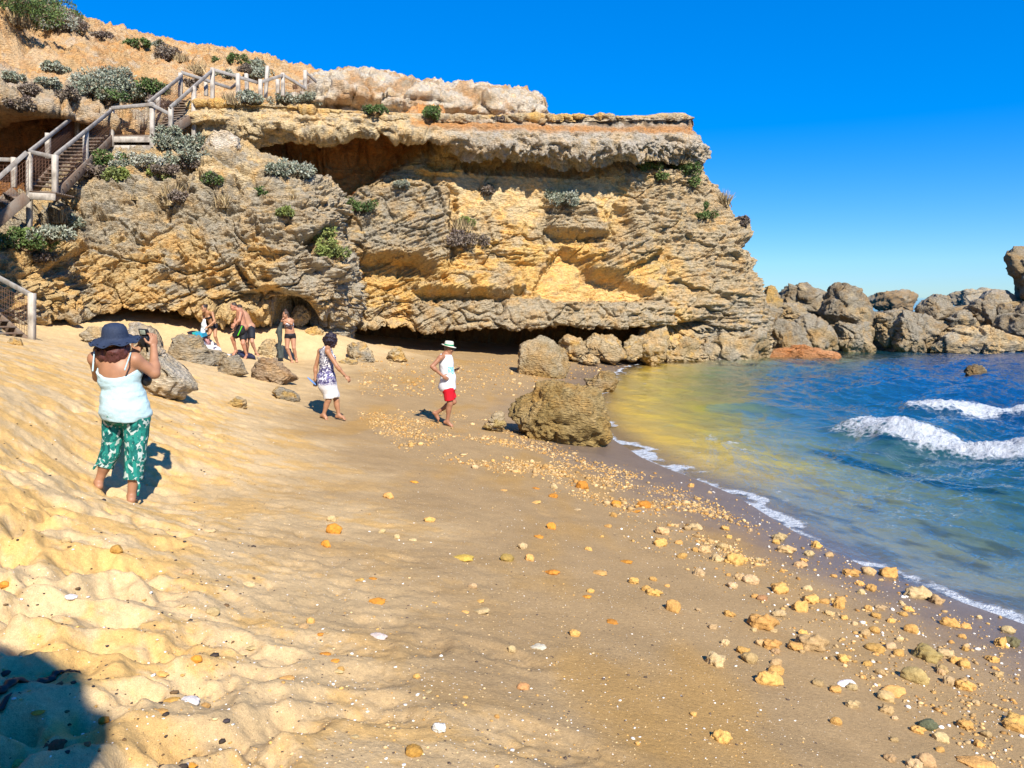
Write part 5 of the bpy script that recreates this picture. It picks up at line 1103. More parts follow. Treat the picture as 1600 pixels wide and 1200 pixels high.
bo = fa.new(); bo.ell(A(468, 448, .20), np.array([.045, .06, .062])*S1, None, .02); bo.ell(A(462, 430, .22), np.array([.04, .06, .05])*S1, None, .02); V, F = bo.mesh(); bag = mesh_np('camera_pouch', V, F, BLACK); tag(bag, 'black camera pouch hanging in front of the woman in the sun hat', 'bag')

# ---- woman in the patterned dress
ZB = lambda x, y: (470+x/5.5172, 500+y/5.5172)
_f = gpt(*ZB(200, 850)); YB = _f[1]; SB = YB/14.8
def B(x, y, dp=0.0): return PY(*ZB(x, y), YB+dp*SB)
print('dress', SB, YB)
JB = dict(base=_f, anL=B(196, 815, .0), toeL=B(212, 853, -.02), knL=B(235, 690, .02), hipL=B(232, 530, .0), anR=B(328, 815, .12), toeR=B(388, 852, .10), knR=B(312, 690, .12), hipR=B(250, 530, .14),
          pel=B(222, 500, .07), neck=B(222, 238, .05), head=B(268, 185, .07), shR=B(232, 272, -.12), elR=B(312, 400, -.16), wrR=B(385, 483, -.12), shL=B(168, 268, .2), elL=B(128, 410, .22), wrL=B(125, 520, .18))
# she walks to the right, half turned away: her right side is nearer
JB['hipL'], JB['hipR'] = B(232, 530, .16), B(236, 530, -.02); JB['knL'], JB['knR'] = B(308, 690, .14), B(240, 690, .0); JB['anL'], JB['anR'] = B(326, 818, .14), B(196, 815, 0); JB['toeL'], JB['toeR'] = B(388, 850, .12), B(232, 853, -.04)
fb = Fig(JB, SB, unit((.8, .55, -.35)), gir=1.12, wide=.95, skin=(0.351, 0.173, 0.092), vox=.008, limb=.98, bust=1.0)
hand(fb.b, JB['wrR'], (.55, .0, -.6), (-.3, .4, -.3), (.6, -.3, .3), SB); hand(fb.b, JB['wrL'], (-.1, 0, -1), (.2, -.9, 0), (.8, 0, 0), SB, (.8, .9, .5))
fb.finish(None); tag(fb.o, 'dark-haired barefoot woman in a white and purple patterned sleeveless dress walking', 'person')
b = fb.new(); torso_cloth(fb, b, .014*SB, bust=1.0); b.cone(B(225, 500, .07), B(262, 640, .08), .17*SB, .15*SB, .06*SB, cut=(B(262, 668, .08), unit((.10, 0, -1)))); b.cone(B(228, 270, -.07), B(178, 268, .15), .052*SB, .05*SB, .03*SB)
[b.cone(JB['hip'+q], JB['kn'+q], .115*SB, .085*SB, .05*SB, cut=(B(262, 668, .08), unit((.10, 0, -1)))) for q in 'LR']; b.ell(B(215, 545, .0), np.array([.16, .15, .2])*SB, None, .05*SB)
b.cutp(B(225, 228, .05), unit((.25, .2, 1))); b.noise(.008*SB, (7, 7, 5), 101, 3)
def dresspat(t):
    p = t.obj(); n = t.noise(p, 17, 3, .6, 1.5); v = t.voro(p, 13, 'DISTANCE_TO_EDGE'); z = t.attr('Col').outputs['Color']; sp = t.new('SeparateColor'); t.put(sp.inputs[0], z)
    ink = t.math('MULTIPLY', t.math('LESS_THAN', t.math('ABSOLUTE', t.math('SUBTRACT', n, .5)), .045), 1.0); ink = t.math('MAXIMUM', ink, t.math('MULTIPLY', t.math('LESS_THAN', v, .045), t.math('GREATER_THAN', n, .5)))
    pur = t.mix(t.rng(n, .44, .52), (.58, .57, .62), (.20, .18, .36)); base = t.mix(sp.outputs[1], (.64, .63, .62), pur); return t.mix(t.math('MULTIPLY', ink, sp.outputs[0]), base, (.035, .03, .085))
def dresscol(V):
    t = (B(222, 228)[2]-V[:, 2])/(B(222, 228)[2]-B(222, 668)[2]); return np.stack([sstep(.78, .7, t), sstep(.34, .42, t)*sstep(.78, .68, t), 0*t], -1)
fb.part('dress', b, cloth_mat('patterned_dress_fabric', dresspat), dresscol)
b = fb.new(); h = JB['head']; b.ell(h+np.array([-.02, -.01, .03])*SB, np.array([.125, .125, .125])*SB, None, .02)
rg = np.random.RandomState(4)
for k in range(46):
    d = unit(rg.normal(size=3)+np.array([-.35, -.1, .25])); 
    if np.dot(d, fb.hf) > .55: continue
    b.ell(h+np.array([-.02, -.01, .03])*SB+d*.125*SB, np.array([.03, .03, .03])*SB, None, .012)
b.noise(.012, (26, 26, 26), 111, 2); fb.part('hair', b, HAIRM, (.016, .010, .018))
V, F = [], []
bc = B(378, 478, -.12)
wb = fb.new(); wb.ell(bc, np.array([.034, .034, .012])*SB, rot_to((.55, 0, -.6)).T, .0); fb.part('bracelet', wb, BLACK)
sh = empty('flip_flops', B(115, 540, .15), 'pair of blue and black flip-flops carried by the woman in the patterned dress', 'footwear')
for nm, x, y, dp, ang, mt in (('blue_sole', 98, 530, .12, .75, mk_plain('blue_rubber', (.12, .25, .55), .6)), ('black_sole', 142, 553, .18, .95, BLACK)):
    D, Fi = ico(3); ca, sa = math.cos(ang), math.sin(ang); q = D*np.array([.13, .045, .014])*SB; q[:, 1] *= 1-.25*np.clip(-q[:, 0]/(.13*SB), 0, 1); Mx = Ry(ang); o_ = mesh_np(nm, q@Mx.T, Fi, mt, None, sh); o_.location = B(x, y, dp)-B(115, 540, .15)

# ---- man in white singlet, red shorts and straw hat
_f = gpt(*ZB(1270, 915)); YC = _f[1]; SCm = YC/15.7
def C(x, y, dp=0.0): return PY(*ZB(x, y), YC+dp*SCm)
print('man', SCm, YC)
JC = dict(base=_f, anR=C(1262, 872, 0), toeR=C(1322, 928, -.02), knR=C(1286, 725, -.02), hipR=C(1272, 610, -.02), anL=C(1168, 802, .22), toeL=C(1196, 872, .22), knL=C(1318, 705, .18), hipL=C(1276, 610, .16),
          pel=C(1270, 585, .07), neck=C(1248, 290, .07), head=C(1278, 245, .07), shR=C(1205, 325, -.12), elR=C(1132, 402, -.20), wrR=C(1220, 480, -.17), shL=C(1272, 325, .25), elL=C(1292, 425, .34), wrL=C(1322, 440, .16))
fc = Fig(JC, SCm, unit((1, -.12, -.42)), gir=1.25, wide=1.02, skin=(0.312, 0.144, 0.079), vox=.008, limb=1.05, belly=.95)
hand(fc.b, JC['wrR'], (.75, .0, -.5), (.2, .8, -.2), (.4, -.3, .6), SCm, (.4, .4, .3)); hand(fc.b, JC['wrL'], (.75, -.1, .35), (-.2, -.3, .8), (.2, -.8, .3), SCm, (.5, .6, .5))
fc.finish(None); tag(fc.o, 'man in straw hat, white singlet and red shorts walking while looking at his phone', 'person')
WHITE = cloth_mat('white_cotton', lambda t: t.mix(t.noise(t.obj(), 6, 2), (.62, .63, .65), (.68, .69, .70)))
b = fc.new(); torso_cloth(fc, b, .016*SCm); b.ell(fc.at(.28)+fc.fw*.05*SCm, np.array([.14, .12, .14])*SCm, fc.M, .05*SCm); b.ell(C(1262, 560, .07), np.array([.16, .185, .16])*SCm, None, .05*SCm)
b.cone(C(1222, 300, -.03), C(1235, 300, .16), .052*SCm, .05*SCm, .03*SCm)
b.cutp(C(1262, 606, .07), unit((.17, 0, -1))); b.cutp(C(1245, 295, .07), unit((.10, 0, 1))); b.noise(.007*SCm, (7, 7, 6), 121, 3)
# arm holes
for q, e in (('R', -1), ('L', 1)):
    hole = fc.new(); hole.ell(JC['sh'+q]+(JC['el'+q]-JC['sh'+q])*.25+fc.fw*.0, np.array([.075, .075, .095])*SCm, None, 0); b.f = np.maximum(b.f, -hole.f)
def tankcol(V): return np.zeros((len(V), 3))
SINGLET = cloth_mat('white_singlet', lambda t: t.mix(t.attr('Col').outputs['Color'], (.64, .65, .67), (.16, .48, .52)))
def singcol(V):
    u_, v_ = proj(V); zx, zy = (u_-470)*5.5172, (v_-500)*5.5172; m = (zx > 1268) & (zx < 1318) & (zy > 405) & (zy < 468); n_ = fbm(V*40, 2, 5) > -.25; return np.repeat((m & n_)[:, None]*1.0, 3, 1)
fc.part('singlet', b, SINGLET, singcol)
RED = cloth_mat('red_shorts_fabric', lambda t: t.mix(t.noise(t.obj(), 6, 2), (.50, .008, .018), (.60, .012, .025)))
b = fc.new(); b.ell(fc.pelv[0], fc.pelv[1]+.014*SCm, fc.HM, .05*SCm)
for q, cut in (('R', (1282, 692)), ('L', (1335, 664))):
    h, k_ = JC['hip'+q], JC['kn'+q]; b.cone(h, k_, .112*SCm, .098*SCm, .04*SCm, cut=(mid(h, k_, .72), unit(k_-h)))
b.noise(.007*SCm, (8, 8, 6), 131, 3); fc.part('shorts', b, RED)
HM = rot_to((.12, 0, 1)); o = C(1277, 222, .07); STRAW = mk_plain('pale_straw', (.60, .58, .47), .8, .2, .12, 90)
pr = [(.0001, .085), (.03, .088), (.062, .098), (.083, .090), (.092, .06), (.098, .0), (.10, -.004), (.135, -.008), (.152, .0), (.153, -.006), (.135, -.014), (.098, -.010), (.09, .03), (.0001, .078)]
V, F = lathe([(r*SCm, z*SCm) for r, z in pr], 48, HM, o-JC['base'], lambda i, a, r: (-.022*SCm*max(0, r/SCm-.1)/.05*math.cos(a)) if r > .1*SCm else 0); mesh_np('straw_hat', V, F, STRAW, None, fc.o)
V, F = lathe([(r*SCm, z*SCm) for r, z in [(.0995, .003), (.0985, .012), (.0955, .034), (.0935, .036), (.0965, .003)]], 48, HM, o-JC['base']); mesh_np('hat_band', V, F, mk_plain('green_ribbon', (.02, .22, .11), .7), None, fc.o)
h = JC['head']; sg = fc.new()
for e in (-1, 1): sg.ell(h+fc.hf*.096*SCm+fc.hsd*.032*SCm*e+fc.hup*.012*SCm, np.array([.030, .014, .022])*SCm, fc.HD, .004); sg.cone(h+fc.hf*.086*SCm+fc.hsd*.066*SCm*e+fc.hup*.016*SCm, h-fc.hf*.01*SCm+fc.hsd*.080*SCm*e+fc.hup*.012*SCm, .006*SCm, .006*SCm, .004)
sg.cone(h+fc.hf*.10*SCm-fc.hsd*.03*SCm+fc.hup*.018*SCm, h+fc.hf*.10*SCm+fc.hsd*.03*SCm+fc.hup*.018*SCm, .006*SCm, .006*SCm, .0); fc.part('sunglasses', sg, BLACK)
b = fc.new(); b.ell(h-fc.hf*.03*SCm+fc.hup*.0*SCm, np.array([.080, .076, .07])*SCm, fc.HD, .01); b.noise(.005, (40, 40, 40), 3); fc.part('hair', b, HAIRM, (.12, .085, .06))
ph = boxmesh('phone', C(1345, 420, .12), np.array([.07, .034, .006])*SCm, Ry(-.35), BLACK, None, .004); tag(ph, 'black mobile phone in the hand of the man in the straw hat', 'phone')

# ---- bathers by the cliff
ZD = lambda x, y: (290+x/7.619, 450+y/7.619)
_g0 = gpt(*ZD(715, 838)); YD = _g0[1]; SD = YD/22.8
print('bathers', SD, YD, gpt(*ZD(1270, 880))[1], gpt(*ZD(390, 700))[1])
def D_(x, y, dp=0.0): return PY(*ZD(x, y), YD+dp*SD)
BIK = mk_plain('black_swim_fabric', (.012, .011, .014), .6); SHO = mk_plain('black_shorts_fabric', (.010, .011, .014), .7); LIME = mk_plain('lime_stripe', (.10, .55, .02), .7)
JD = dict(base=_g0, anR=D_(728, 800, 0), toeR=D_(700, 838, -.20), knR=D_(682, 660, -.12), hipR=D_(690, 520, .08), anL=D_(600, 745, .1), toeL=D_(560, 795, -.06), knL=D_(558, 598, -.05), hipL=D_(660, 510, -.10),
          pel=D_(675, 475, .0), neck=D_(640, 262, .0), head=D_(572, 222, -.06), shL=D_(655, 300, -.19), elL=D_(640, 380, -.30), wrL=D_(592, 425, -.36), shR=D_(632, 300, .19), elR=D_(595, 385, .22), wrR=D_(585, 440, .05))
fd = Fig(JD, SD, unit((-.8, -.5, -.35)), gir=1.15, wide=1.08, skin=(0.406, 0.187, 0.112), vox=.009, limb=1.1, belly=.8)
hand(fd.b, JD['wrL'], (-.6, -.3, -.5), (-.2, .6, -.4), (-.3, -.2, .8), SD, vox_r=.0095); hand(fd.b, JD['wrR'], (-.5, -.3, -.6), (-.2, -.6, -.3), (-.3, 0, .8), SD, vox_r=.0095)
fd.finish(None); tag(fd.o, 'shirtless man in black shorts with lime side stripe stepping forward near the cliff', 'person')
def shorts(f, frac, off, mat, stripe=None, seed=1):
    b = f.new(); S = f.S; b.ell(f.pelv[0], f.pelv[1]+off, f.HM, .05*S)
    for q in ('L', 'R'): h, k_ = f.J['hip'+q], f.J['kn'+q]; b.cone(h, k_, .105*S+off*.5, .088*S+off*.5, .04*S, cut=(mid(h, k_, frac), unit(k_-h)))
    b.cutp(f.at(.22), f.up); b.noise(.007*S, (8, 8, 6), seed, 2); return f.part('shorts', b, mat)
shorts(fd, .74, .014*SD, SHO, seed=141)
b = fd.new(); p0 = D_(672, 455, -.20); p1 = D_(622, 565, -.235); b.cone(p0, p1, .014*SD, .014*SD, 0); fd.part('side_stripe', b, LIME)
def shorthair(f, col, back=.0):
    b = f.new(); h, S = f.J['head'], f.S; b.ell(h+f.hup*.035*S-f.hf*.022*S, np.array([.080, .092, .088])*S, f.HD, .01); b.cutp(h+f.hup*.03*S, unit(f.hf*.55-f.hup)); b.noise(.005*S, (30, 30, 30), 9); f.part('hair', b, HAIRM, col)
shorthair(fd, (.035, .022, .016))
_ty = gpt(*ZD(855, 800))
JE = dict(base=_ty, anR=D_(838, 770, .75), toeR=D_(868, 800, .55), knR=D_(790, 640, .6), hipR=D_(785, 500, .75), anL=D_(735, 775, .95), toeL=D_(700, 800, .8), knL=D_(735, 640, .8), hipL=D_(760, 500, .9),
          pel=D_(765, 470, .80), neck=D_(690, 290, .72), head=D_(640, 245, .68), shL=D_(660, 320, .60), elL=D_(612, 400, .55), wrL=D_(590, 470, .5), shR=D_(712, 315, .88), elR=D_(665, 420, .95), wrR=D_(620, 500, .85))
fe = Fig(JE, SD, unit((-.8, -.4, -.5)), gir=1.1, wide=1.0, skin=(0.406, 0.209, 0.125), vox=.009, limb=1.0)
hand(fe.b, JE['wrL'], (-.3, -.3, -.8), (-.6, .3, 0), (-.3, -.5, .3), SD, vox_r=.0095); hand(fe.b, JE['wrR'], (-.3, -.3, -.8), (-.6, .3, 0), (-.3, -.5, .3), SD, vox_r=.0095)
fe.finish(None); tag(fe.o, 'bather in dark shorts bending down, mostly hidden behind the shirtless man', 'person')
shorts(fe, .74, .014*SD, mk_plain('dark_navy_fabric', (.010, .012, .02), .7), seed=151); shorthair(fe, (.03, .02, .015))
_gg = gpt(*ZD(395, 705)); 
JF = dict(base=_gg, anL=D_(388, 672, .9), toeL=D_(392, 705, .72), knL=D_(352, 575, .78), hipL=D_(350, 480, .9), anR=D_(262, 655, 1.05), toeR=D_(250, 690, .9), knR=D_(272, 575, .85), hipR=D_(310, 478, 1.05),
          pel=D_(332, 455, .97), neck=D_(258, 285, .86), head=D_(222, 242, .80), shL=D_(318, 300, .72), elL=D_(345, 398, .62), wrL=D_(265, 462, .50), shR=D_(216, 310, 1.0), elR=D_(222, 400, .95), wrR=D_(240, 470, .62))
ff = Fig(JF, SD*.94, unit((-.45, -.8, -.25)), gir=.88, wide=.84, skin=(0.359, 0.180, 0.092), vox=.009, limb=.88, bust=.9)
hand(ff.b, JF['wrL'], (-.7, -.2, -.3), (-.2, .5, -.6), (0, -.3, .8), SD*.94, vox_r=.0095); hand(ff.b, JF['wrR'], (.1, -.3, -.8), (.5, -.5, 0), (.5, 0, .5), SD*.94, vox_r=.0095)
ff.finish(None); tag(ff.o, 'dark-haired woman in a black bikini leaning forward over the big grey rock', 'person')
def bikini(f, top_mat, bot_mat, hi=.16, band=True):
    S = f.S; b = f.new()
    for e in (-1, 1): b.ell(f.at(.66)+f.fw*.088*S*f.g+f.sd*.066*e*S, np.array([.058, .054, .052])*S, f.M, .012)
    for c, r in f.tors[:2]: b.ell(c, r+.006*S, f.M, .05*S)
    b.cutp(f.at(.74 if band else .70), f.up); b.cutp(f.at(.52 if band else .57), -f.up); f.part('bikini_top', b, top_mat)
    b = f.new(); b.ell(f.pelv[0], f.pelv[1]+.006*S, f.HM, .05*S); b.ell(f.at(.02)-f.fw*.05*S*f.g, np.array([.14, .10*f.g, .10])*S+.006*S, f.M, .05*S)
    for q in ('L', 'R'): h, k_ = f.J['hip'+q], f.J['kn'+q]; b.cone(h, k_, .090*S*f.limb**1.3, .06*S*f.limb, .04*S, cut=(mid(h, k_, .12), unit(k_-h)))
    b.cutp(f.at(hi), f.up); f.part('bikini_bottom', b, bot_mat)
bikini(ff, BIK, BIK, .14, False)
def longhair(f, col, bun=None, extra=()):
    b = f.new(); h, S = f.J['head'], f.S; b.ell(h+f.hup*.03*S-f.hf*.025*S, np.array([.086, .095, .098])*S, f.HD, .02); b.cutp(h+f.hf*.035*S+f.hup*.03*S, unit(f.hf-f.hup*.35))
    if bun is not None: b.ell(h+f.hup*bun[0]*S-f.hf*bun[1]*S, np.array([.05, .05, .05])*S, None, .02)
    for p, r in extra: b.ell(p, np.array([r, r, r*1.5]), None, .03)
    b.noise(.008*S, (24, 24, 14), 7, 2); f.part('hair', b, HAIRM, col)
longhair(ff, (.02, .012, .012), (.06, .11))
_gh = gpt(*ZD(1290, 880)); dG = (_gh[1]-YD)/SD; print('girl depth', dG)
JG = dict(base=_gh, anR=D_(1262, 850, dG), toeR=D_(1272, 885, dG-.2), knR=D_(1208, 715, dG-.08), hipR=D_(1212, 590, dG), anL=D_(1318, 845, dG+.1), toeL=D_(1325, 878, dG-.1), knL=D_(1288, 715, dG), hipL=D_(1280, 590, dG+.08),
          pel=D_(1245, 560, dG+.04), neck=D_(1222, 365, dG+.04), head=D_(1190, 318, dG-.03), shR=D_(1178, 392, dG), elR=D_(1140, 440, dG-.18), wrR=D_(1162, 395, dG-.30), shL=D_(1268, 392, dG+.06), elL=D_(1258, 425, dG-.22), wrL=D_(1178, 385, dG-.30))
fg = Fig(JG, SD*.97, unit((-.75, -.6, -.25)), gir=1.15, wide=1.0, skin=(0.390, 0.194, 0.112), vox=.009, limb=1.08, bust=1.05, belly=.75)
hand(fg.b, JG['wrR'], (-.1, -.4, .6), (.3, .3, -.4), (.6, 0, .3), SD*.97, (.8, .9, .6), vox_r=.0095); hand(fg.b, JG['wrL'], (-.8, -.2, -.1), (-.1, .6, -.5), (0, -.3, .8), SD*.97, (.8, .9, .6), vox_r=.0095)
fg.finish(None); tag(fg.o, 'woman in patterned bikini top and black bottoms holding up a dark wetsuit', 'person')
PATB = cloth_mat('patterned_swim_fabric', lambda t: t.mix(t.rng(t.noise(t.obj(), 26, 2, .5, 1), .47, .53), (.55, .54, .56), (.07, .06, .13)))
bikini(fg, PATB, BIK, .12); longhair(fg, (.05, .03, .022), (.135, .03), [(JG['head']+np.array([.06, .04, -.06])*SD, .045*SD), (JG['head']+np.array([.075, .05, -.14])*SD, .04*SD)])
# wetsuit she holds
WET = mk_plain('grey_neoprene', (.05, .058, .052), .75)
b = SDF(D_(1010, 330, dG-.6).clip(-99, 99)-np.array([.1, .3, 1.3])*1, D_(1200, 370, dG)+np.array([.1, .3, .2]), .011)
lo = np.minimum(D_(1030, 880, dG-.55), D_(1230, 370, dG+.1)); hi = np.maximum(D_(1030, 880, dG-.55), D_(1230, 340, dG+.1)); b = SDF(lo-.05, hi+.05, .010)
wx = lambda x, y, dp=-.28: D_(x, y, dG+dp)
for p, q, ra, rb in [((1150, 398), (1118, 500), .035, .075), ((1118, 500), (1128, 620), .08, .07), ((1128, 620), (1112, 720), .07, .06), ((1112, 720), (1120, 825), .055, .07), ((1120, 825), (1100, 838), .06, .05), ((1135, 430), (1088, 520), .03, .03), ((1088, 520), (1080, 535), .03, .03), ((1150, 700), (1150, 825), .055, .05)]:
    b.cone(wx(*p), wx(*q), ra*SD, rb*SD, .03)
b.noise(.02, (9, 9, 3), 161, 3); V, F = b.mesh(); wbase = wx(1120, 840); ws = mesh_np('wetsuit', V-wbase, F, WET); ws.location = wbase; tag(ws, 'dark grey-green wetsuit held up by the woman in black bottoms, trailing on the sand', 'wetsuit')
# ---- towels, fins and bag
def drape(name, label, cat, outline, Y, thick, mat, seed, tilt=0.0, amp=.03, curve=0.0, res=36):
    """cloth lying over rock or sand: a thin closed sheet following whatever is below it"""
    P = np.array(outline, float); n = len(P); c = P.mean(0); V, Fc = [], []; rings = 12; m = n*6
    ang = np.linspace(0, n, m, endpoint=False); out = np.array([P[int(a) % n]*(1-(a % 1))+P[(int(a)+1) % n]*(a % 1) for a in ang])
    base = []
    for r in range(rings+1):
        for k in range(m):
            q = c+(out[k]-c)*r/rings
            if Y: g_ = PY(q[0], q[1], Y+(c[1]-q[1])*.11); g_[2] = float(beach_z(g_[0], g_[1], False)); base.append(g_)
            else: hp, hn = hit(q[0], q[1]); base.append(hp)
    base = np.array(base); med = np.median(base[:, 1]); cl_ = np.clip(base[:, 1], med-.3, med+.3)
    if not Y:
        f_ = cl_/base[:, 1]; base = np.array([0, 0, CAMZ])+(base-np.array([0, 0, CAMZ]))*f_[:, None]
    base = base.reshape(rings+1, m, 3)
    for it in range(4): base[1:] = .5*base[1:]+.25*(np.roll(base[1:], 1, 1)+np.roll(base[1:], -1, 1)); 
    base = base.reshape(-1, 3); dv = unit(np.array([0, -.6, .8])); top = base+dv*(thick+.02)+dv*(amp*fbm(base*7, 3, seed))[:, None]; bot = base-dv*.02
    N = len(base); F = []
    for r in range(rings):
        for k in range(m): a, b_, c_, d_ = r*m+k, r*m+(k+1) % m, (r+1)*m+(k+1) % m, (r+1)*m+k; F += [(a, d_, c_, b_), (N+a, N+b_, N+c_, N+d_)]
    for k in range(m): a, b_ = rings*m+k, rings*m+(k+1) % m; F.append((a, N+a, N+b_, b_))
    VV = np.concatenate([top, bot]); o0 = VV.mean(0); o = mesh_np(name, VV-o0, F, mat); o.location = o0; return tag(o, label, cat)
bpy.context.view_layer.update()
zd = lambda *p: [ZD(*q) for q in p]
STRP = cloth_mat('striped_towelling', lambda t: (lambda w_: t.mix(t.rng(w_, .55, .65), (.58, .58, .60), (.06, .06, .13)))(t.noise(t.mapv(t.obj(), (2.0, 4, 3), (0, .6, 0)), 2.6, 2, .5, 1.0)))
TOW = cloth_mat('white_towelling', lambda t: t.mix(t.noise(t.obj(), 5, 2), (.56, .56, .57), (.66, .66, .66)))
drape('towel', 'white towel with dark stripes draped over the big grey rock', 'towel', zd((165,670),(240,640),(310,660),(380,710),(455,790),(380,800),(255,790),(215,730)), 0, .16, STRP, 1)
drape('towel', 'crumpled white towel bunched at the left end of the big grey rock', 'towel', zd((175,560),(225,545),(262,570),(275,620),(240,640),(195,610)), 0, .07, TOW, 2, amp=.06)
drape('cloth', 'small pink cloth lying on the striped towel', 'cloth', zd((235,650),(280,632),(305,655),(285,690),(245,685)), 0, .2, mk_plain('pink_cloth', (.50, .26, .25), .8), 3)
drape('towel', 'white towel spread on the sand behind the shirtless man', 'towel', zd((420,735),(470,715),(560,722),(580,760),(500,785),(430,770)), YD+.9, .02, TOW, 4, amp=.02)
drape('towel', 'white towel spread on the sand in front of the pale grey rock', 'towel', zd((850,800),(930,790),(1060,825),(1130,850),(1090,868),(960,845),(870,830)), YD+.5, .02, TOW, 5, amp=.02)
drape('bag', 'dark navy bag lying between the legs of the shirtless man', 'bag', zd((612,775),(650,730),(740,735),(815,770),(845,815),(760,815),(640,815)), YD+.5, .12, mk_plain('navy_bag_cloth', (.015, .02, .055), .7), 6, amp=.05)
TEAL = (lambda t: t.done(t.mix(t.rng(t.obj(), 0, 1), (.01, .03, .06), (.02, .3, .36)), .4))
fin = empty('swim_fin', PY(*ZD(110, 550), YD+.3), 'blue and teal swim fin lying on the big grey rock', 'swim fin')
for nm, pts, col in (('foot_pocket', zd((15,525),(75,528),(90,560),(30,552)), (.008, .012, .03)), ('hinge', zd((75,530),(110,535),(120,572),(88,562)), (.02, .34, .30)), ('blade', zd((108,535),(195,545),(205,585),(180,590),(118,572)), (.015, .26, .42))):
    q = PY(np.array(pts)[:, 0], np.array(pts)[:, 1], YD+.25); b0 = PY(*ZD(110, 550), YD+.3); n = len(q); V = np.concatenate([q-b0, q-b0+np.array([0, .35, .03])]); m_ = mk_plain(nm+'_rubber', col, .45)
    bm = bmesh.new(); vs = [bm.verts.new(v) for v in V]; bm.faces.new(vs[:n]); bm.faces.new(vs[n:][::-1])
    for k in range(n): bm.faces.new((vs[k], vs[n+k], vs[n+(k+1) % n], vs[(k+1) % n]))
    bmesh.ops.recalc_face_normals(bm, faces=bm.faces); me = bpy.data.meshes.new(nm); bm.to_mesh(me); bm.free(); me.materials.append(m_); o = bpy.data.objects.new(nm, me); COL.objects.link(o); o.parent = fin
b = SDF(D_(180, 560, .4)-.35, D_(250, 380, .8)+.35, .012)
for p, q, ra, rb in [((222, 385), (215, 450), .05, .07), ((215, 450), (205, 530), .07, .06), ((235, 420), (235, 480), .04, .06)]: b.cone(D_(*p, .62), D_(*q, .52), ra*SD, rb*SD, .02)
b.noise(.02, (9, 9, 5), 171, 3); V, F = b.mesh(); o0 = V.mean(0); tw = mesh_np('towel', V-o0, F, TOW); tw.location = o0; tag(tw, 'white towel hanging from the hands of the woman in the black bikini', 'towel')
# ------------------------------------------------------------------ unseen rock added behind the camera, shaped to shade the lower left corner
_sd = np.array(sdir)
_top = []
for u, v in [(-140,1005),(-70,1015),(-10,1032),(30,1058),(70,1085),(95,1125),(108,1170),(110,1215)]:
    g_ = ground(u, v); k_ = (g_[1]+1.6)/-_sd[1]; _top.append(g_+_sd*k_)
_top = np.array(_top); _x1 = _top[-1][0]; _W = np.concatenate([_top, [[_x1-.15, -1.6, 2.6], [_x1-.5, -1.6, .9], [_top[0][0]-.4, -1.6, .9]]])
_oc = boulder('unseen_shade_rock', None, None, -1.6, .3, 91, (C_TAN, C_GREY), .05, 0, .02, 5, 0, W=_W); del _oc['category']; tag(_oc, kind='structure')

# ------------------------------------------------------------------ stones, shells, gravel, kelp
STONE = (lambda t: t.done(t.mix(1.0, t.mix(1.0, t.new('ObjectInfo').outputs['Color'], t.rng(t.noise(t.obj(), 2.2, 5, .65), .3, .7, .72, 1.25), 'MULTIPLY'), t.rng(t.noise(t.obj(), 14, 4, .7), .3, .7, .8, 1.15), 'MULTIPLY'), .8, t.bump(t.noise(t.obj(), 7, 5, .7), .45, .06), .25))(NT('stone'))
def stone_mesh(seed, flat, lump, sub=4):
    D, F = ico(sub); rg = np.random.RandomState(seed); P = D*np.array([1, rg.uniform(.65, .95), flat])
    for k in range(5):
        n = unit(rg.normal(size=3)); h = (P@n).max()*rg.uniform(.6, .9); e = P@n-h; P = P-np.where(e > 0, e*.8, 0)[:, None]*n
    q = P+rg.uniform(-40, 40, 3); P = P*(1+(.20*lump*fbm(q*1.3, 3, seed)+.13*lump*ridged(q*2.4, 4, seed+3)-.25*max(0, lump-1)*np.clip(perlin(q*3.0, seed+5)-.1, 0, 1))[:, None])
    P[:, 2] -= P[:, 2].min()+.32*np.ptp(P[:, 2]); me = mesh_np('stone', P, F, STONE); m = me.data; bpy.data.objects.remove(me); return m
LUMPY = [stone_mesh(700+k, .7, 1.9) for k in range(7)]; ROUND = [stone_mesh(720+k, .72, .8) for k in range(5)]; FLAT = [stone_mesh(740+k, .26, .9) for k in range(5)]
OCH = (.60, .34, .10); PALE = (.54, .385, .19); ORG = (.60, .25, .035); OLV = (.17, .145, .07); WHT = (.74, .70, .62); RED = (.24, .09, .045); GRN = (.12, .13, .07); TANS = (.50, .33, .15)
_sr = np.random.RandomState(11)
def stone(u, v, wpx, meshes, col, name='stone', label=None, cat='stone', group=None, rot=None):
    g = ground(u, v); g[2] = float(beach_z(np.array([g[0]]), np.array([g[1]]))[0]); r = wpx*.5*g[1]/FPX
    o = bpy.data.objects.new(name, meshes[_sr.randint(len(meshes))]); COL.objects.link(o); o.location = g
    o.scale = (r, r*_sr.uniform(.8, 1.05), r*_sr.uniform(.8, 1.1)); o.rotation_euler = (_sr.normal(0, .12), _sr.normal(0, .12), _sr.uniform(-.5, .5) if rot is None else rot)
    j = _sr.uniform(.8, 1.2); o.color = (col[0]*j, col[1]*j*_sr.uniform(.95, 1.05), col[2]*j, 1); return tag(o, label, cat, group)
zr = lambda x, y: (1000+x/2.4, 700+y/2.4); zc = lambda x, y: (500+x/2.4, 700+y/2.4); zl = lambda x, y: (x/2.4, 700+y/2.4)
GW = 'ochre stones scattered on the wet sand'
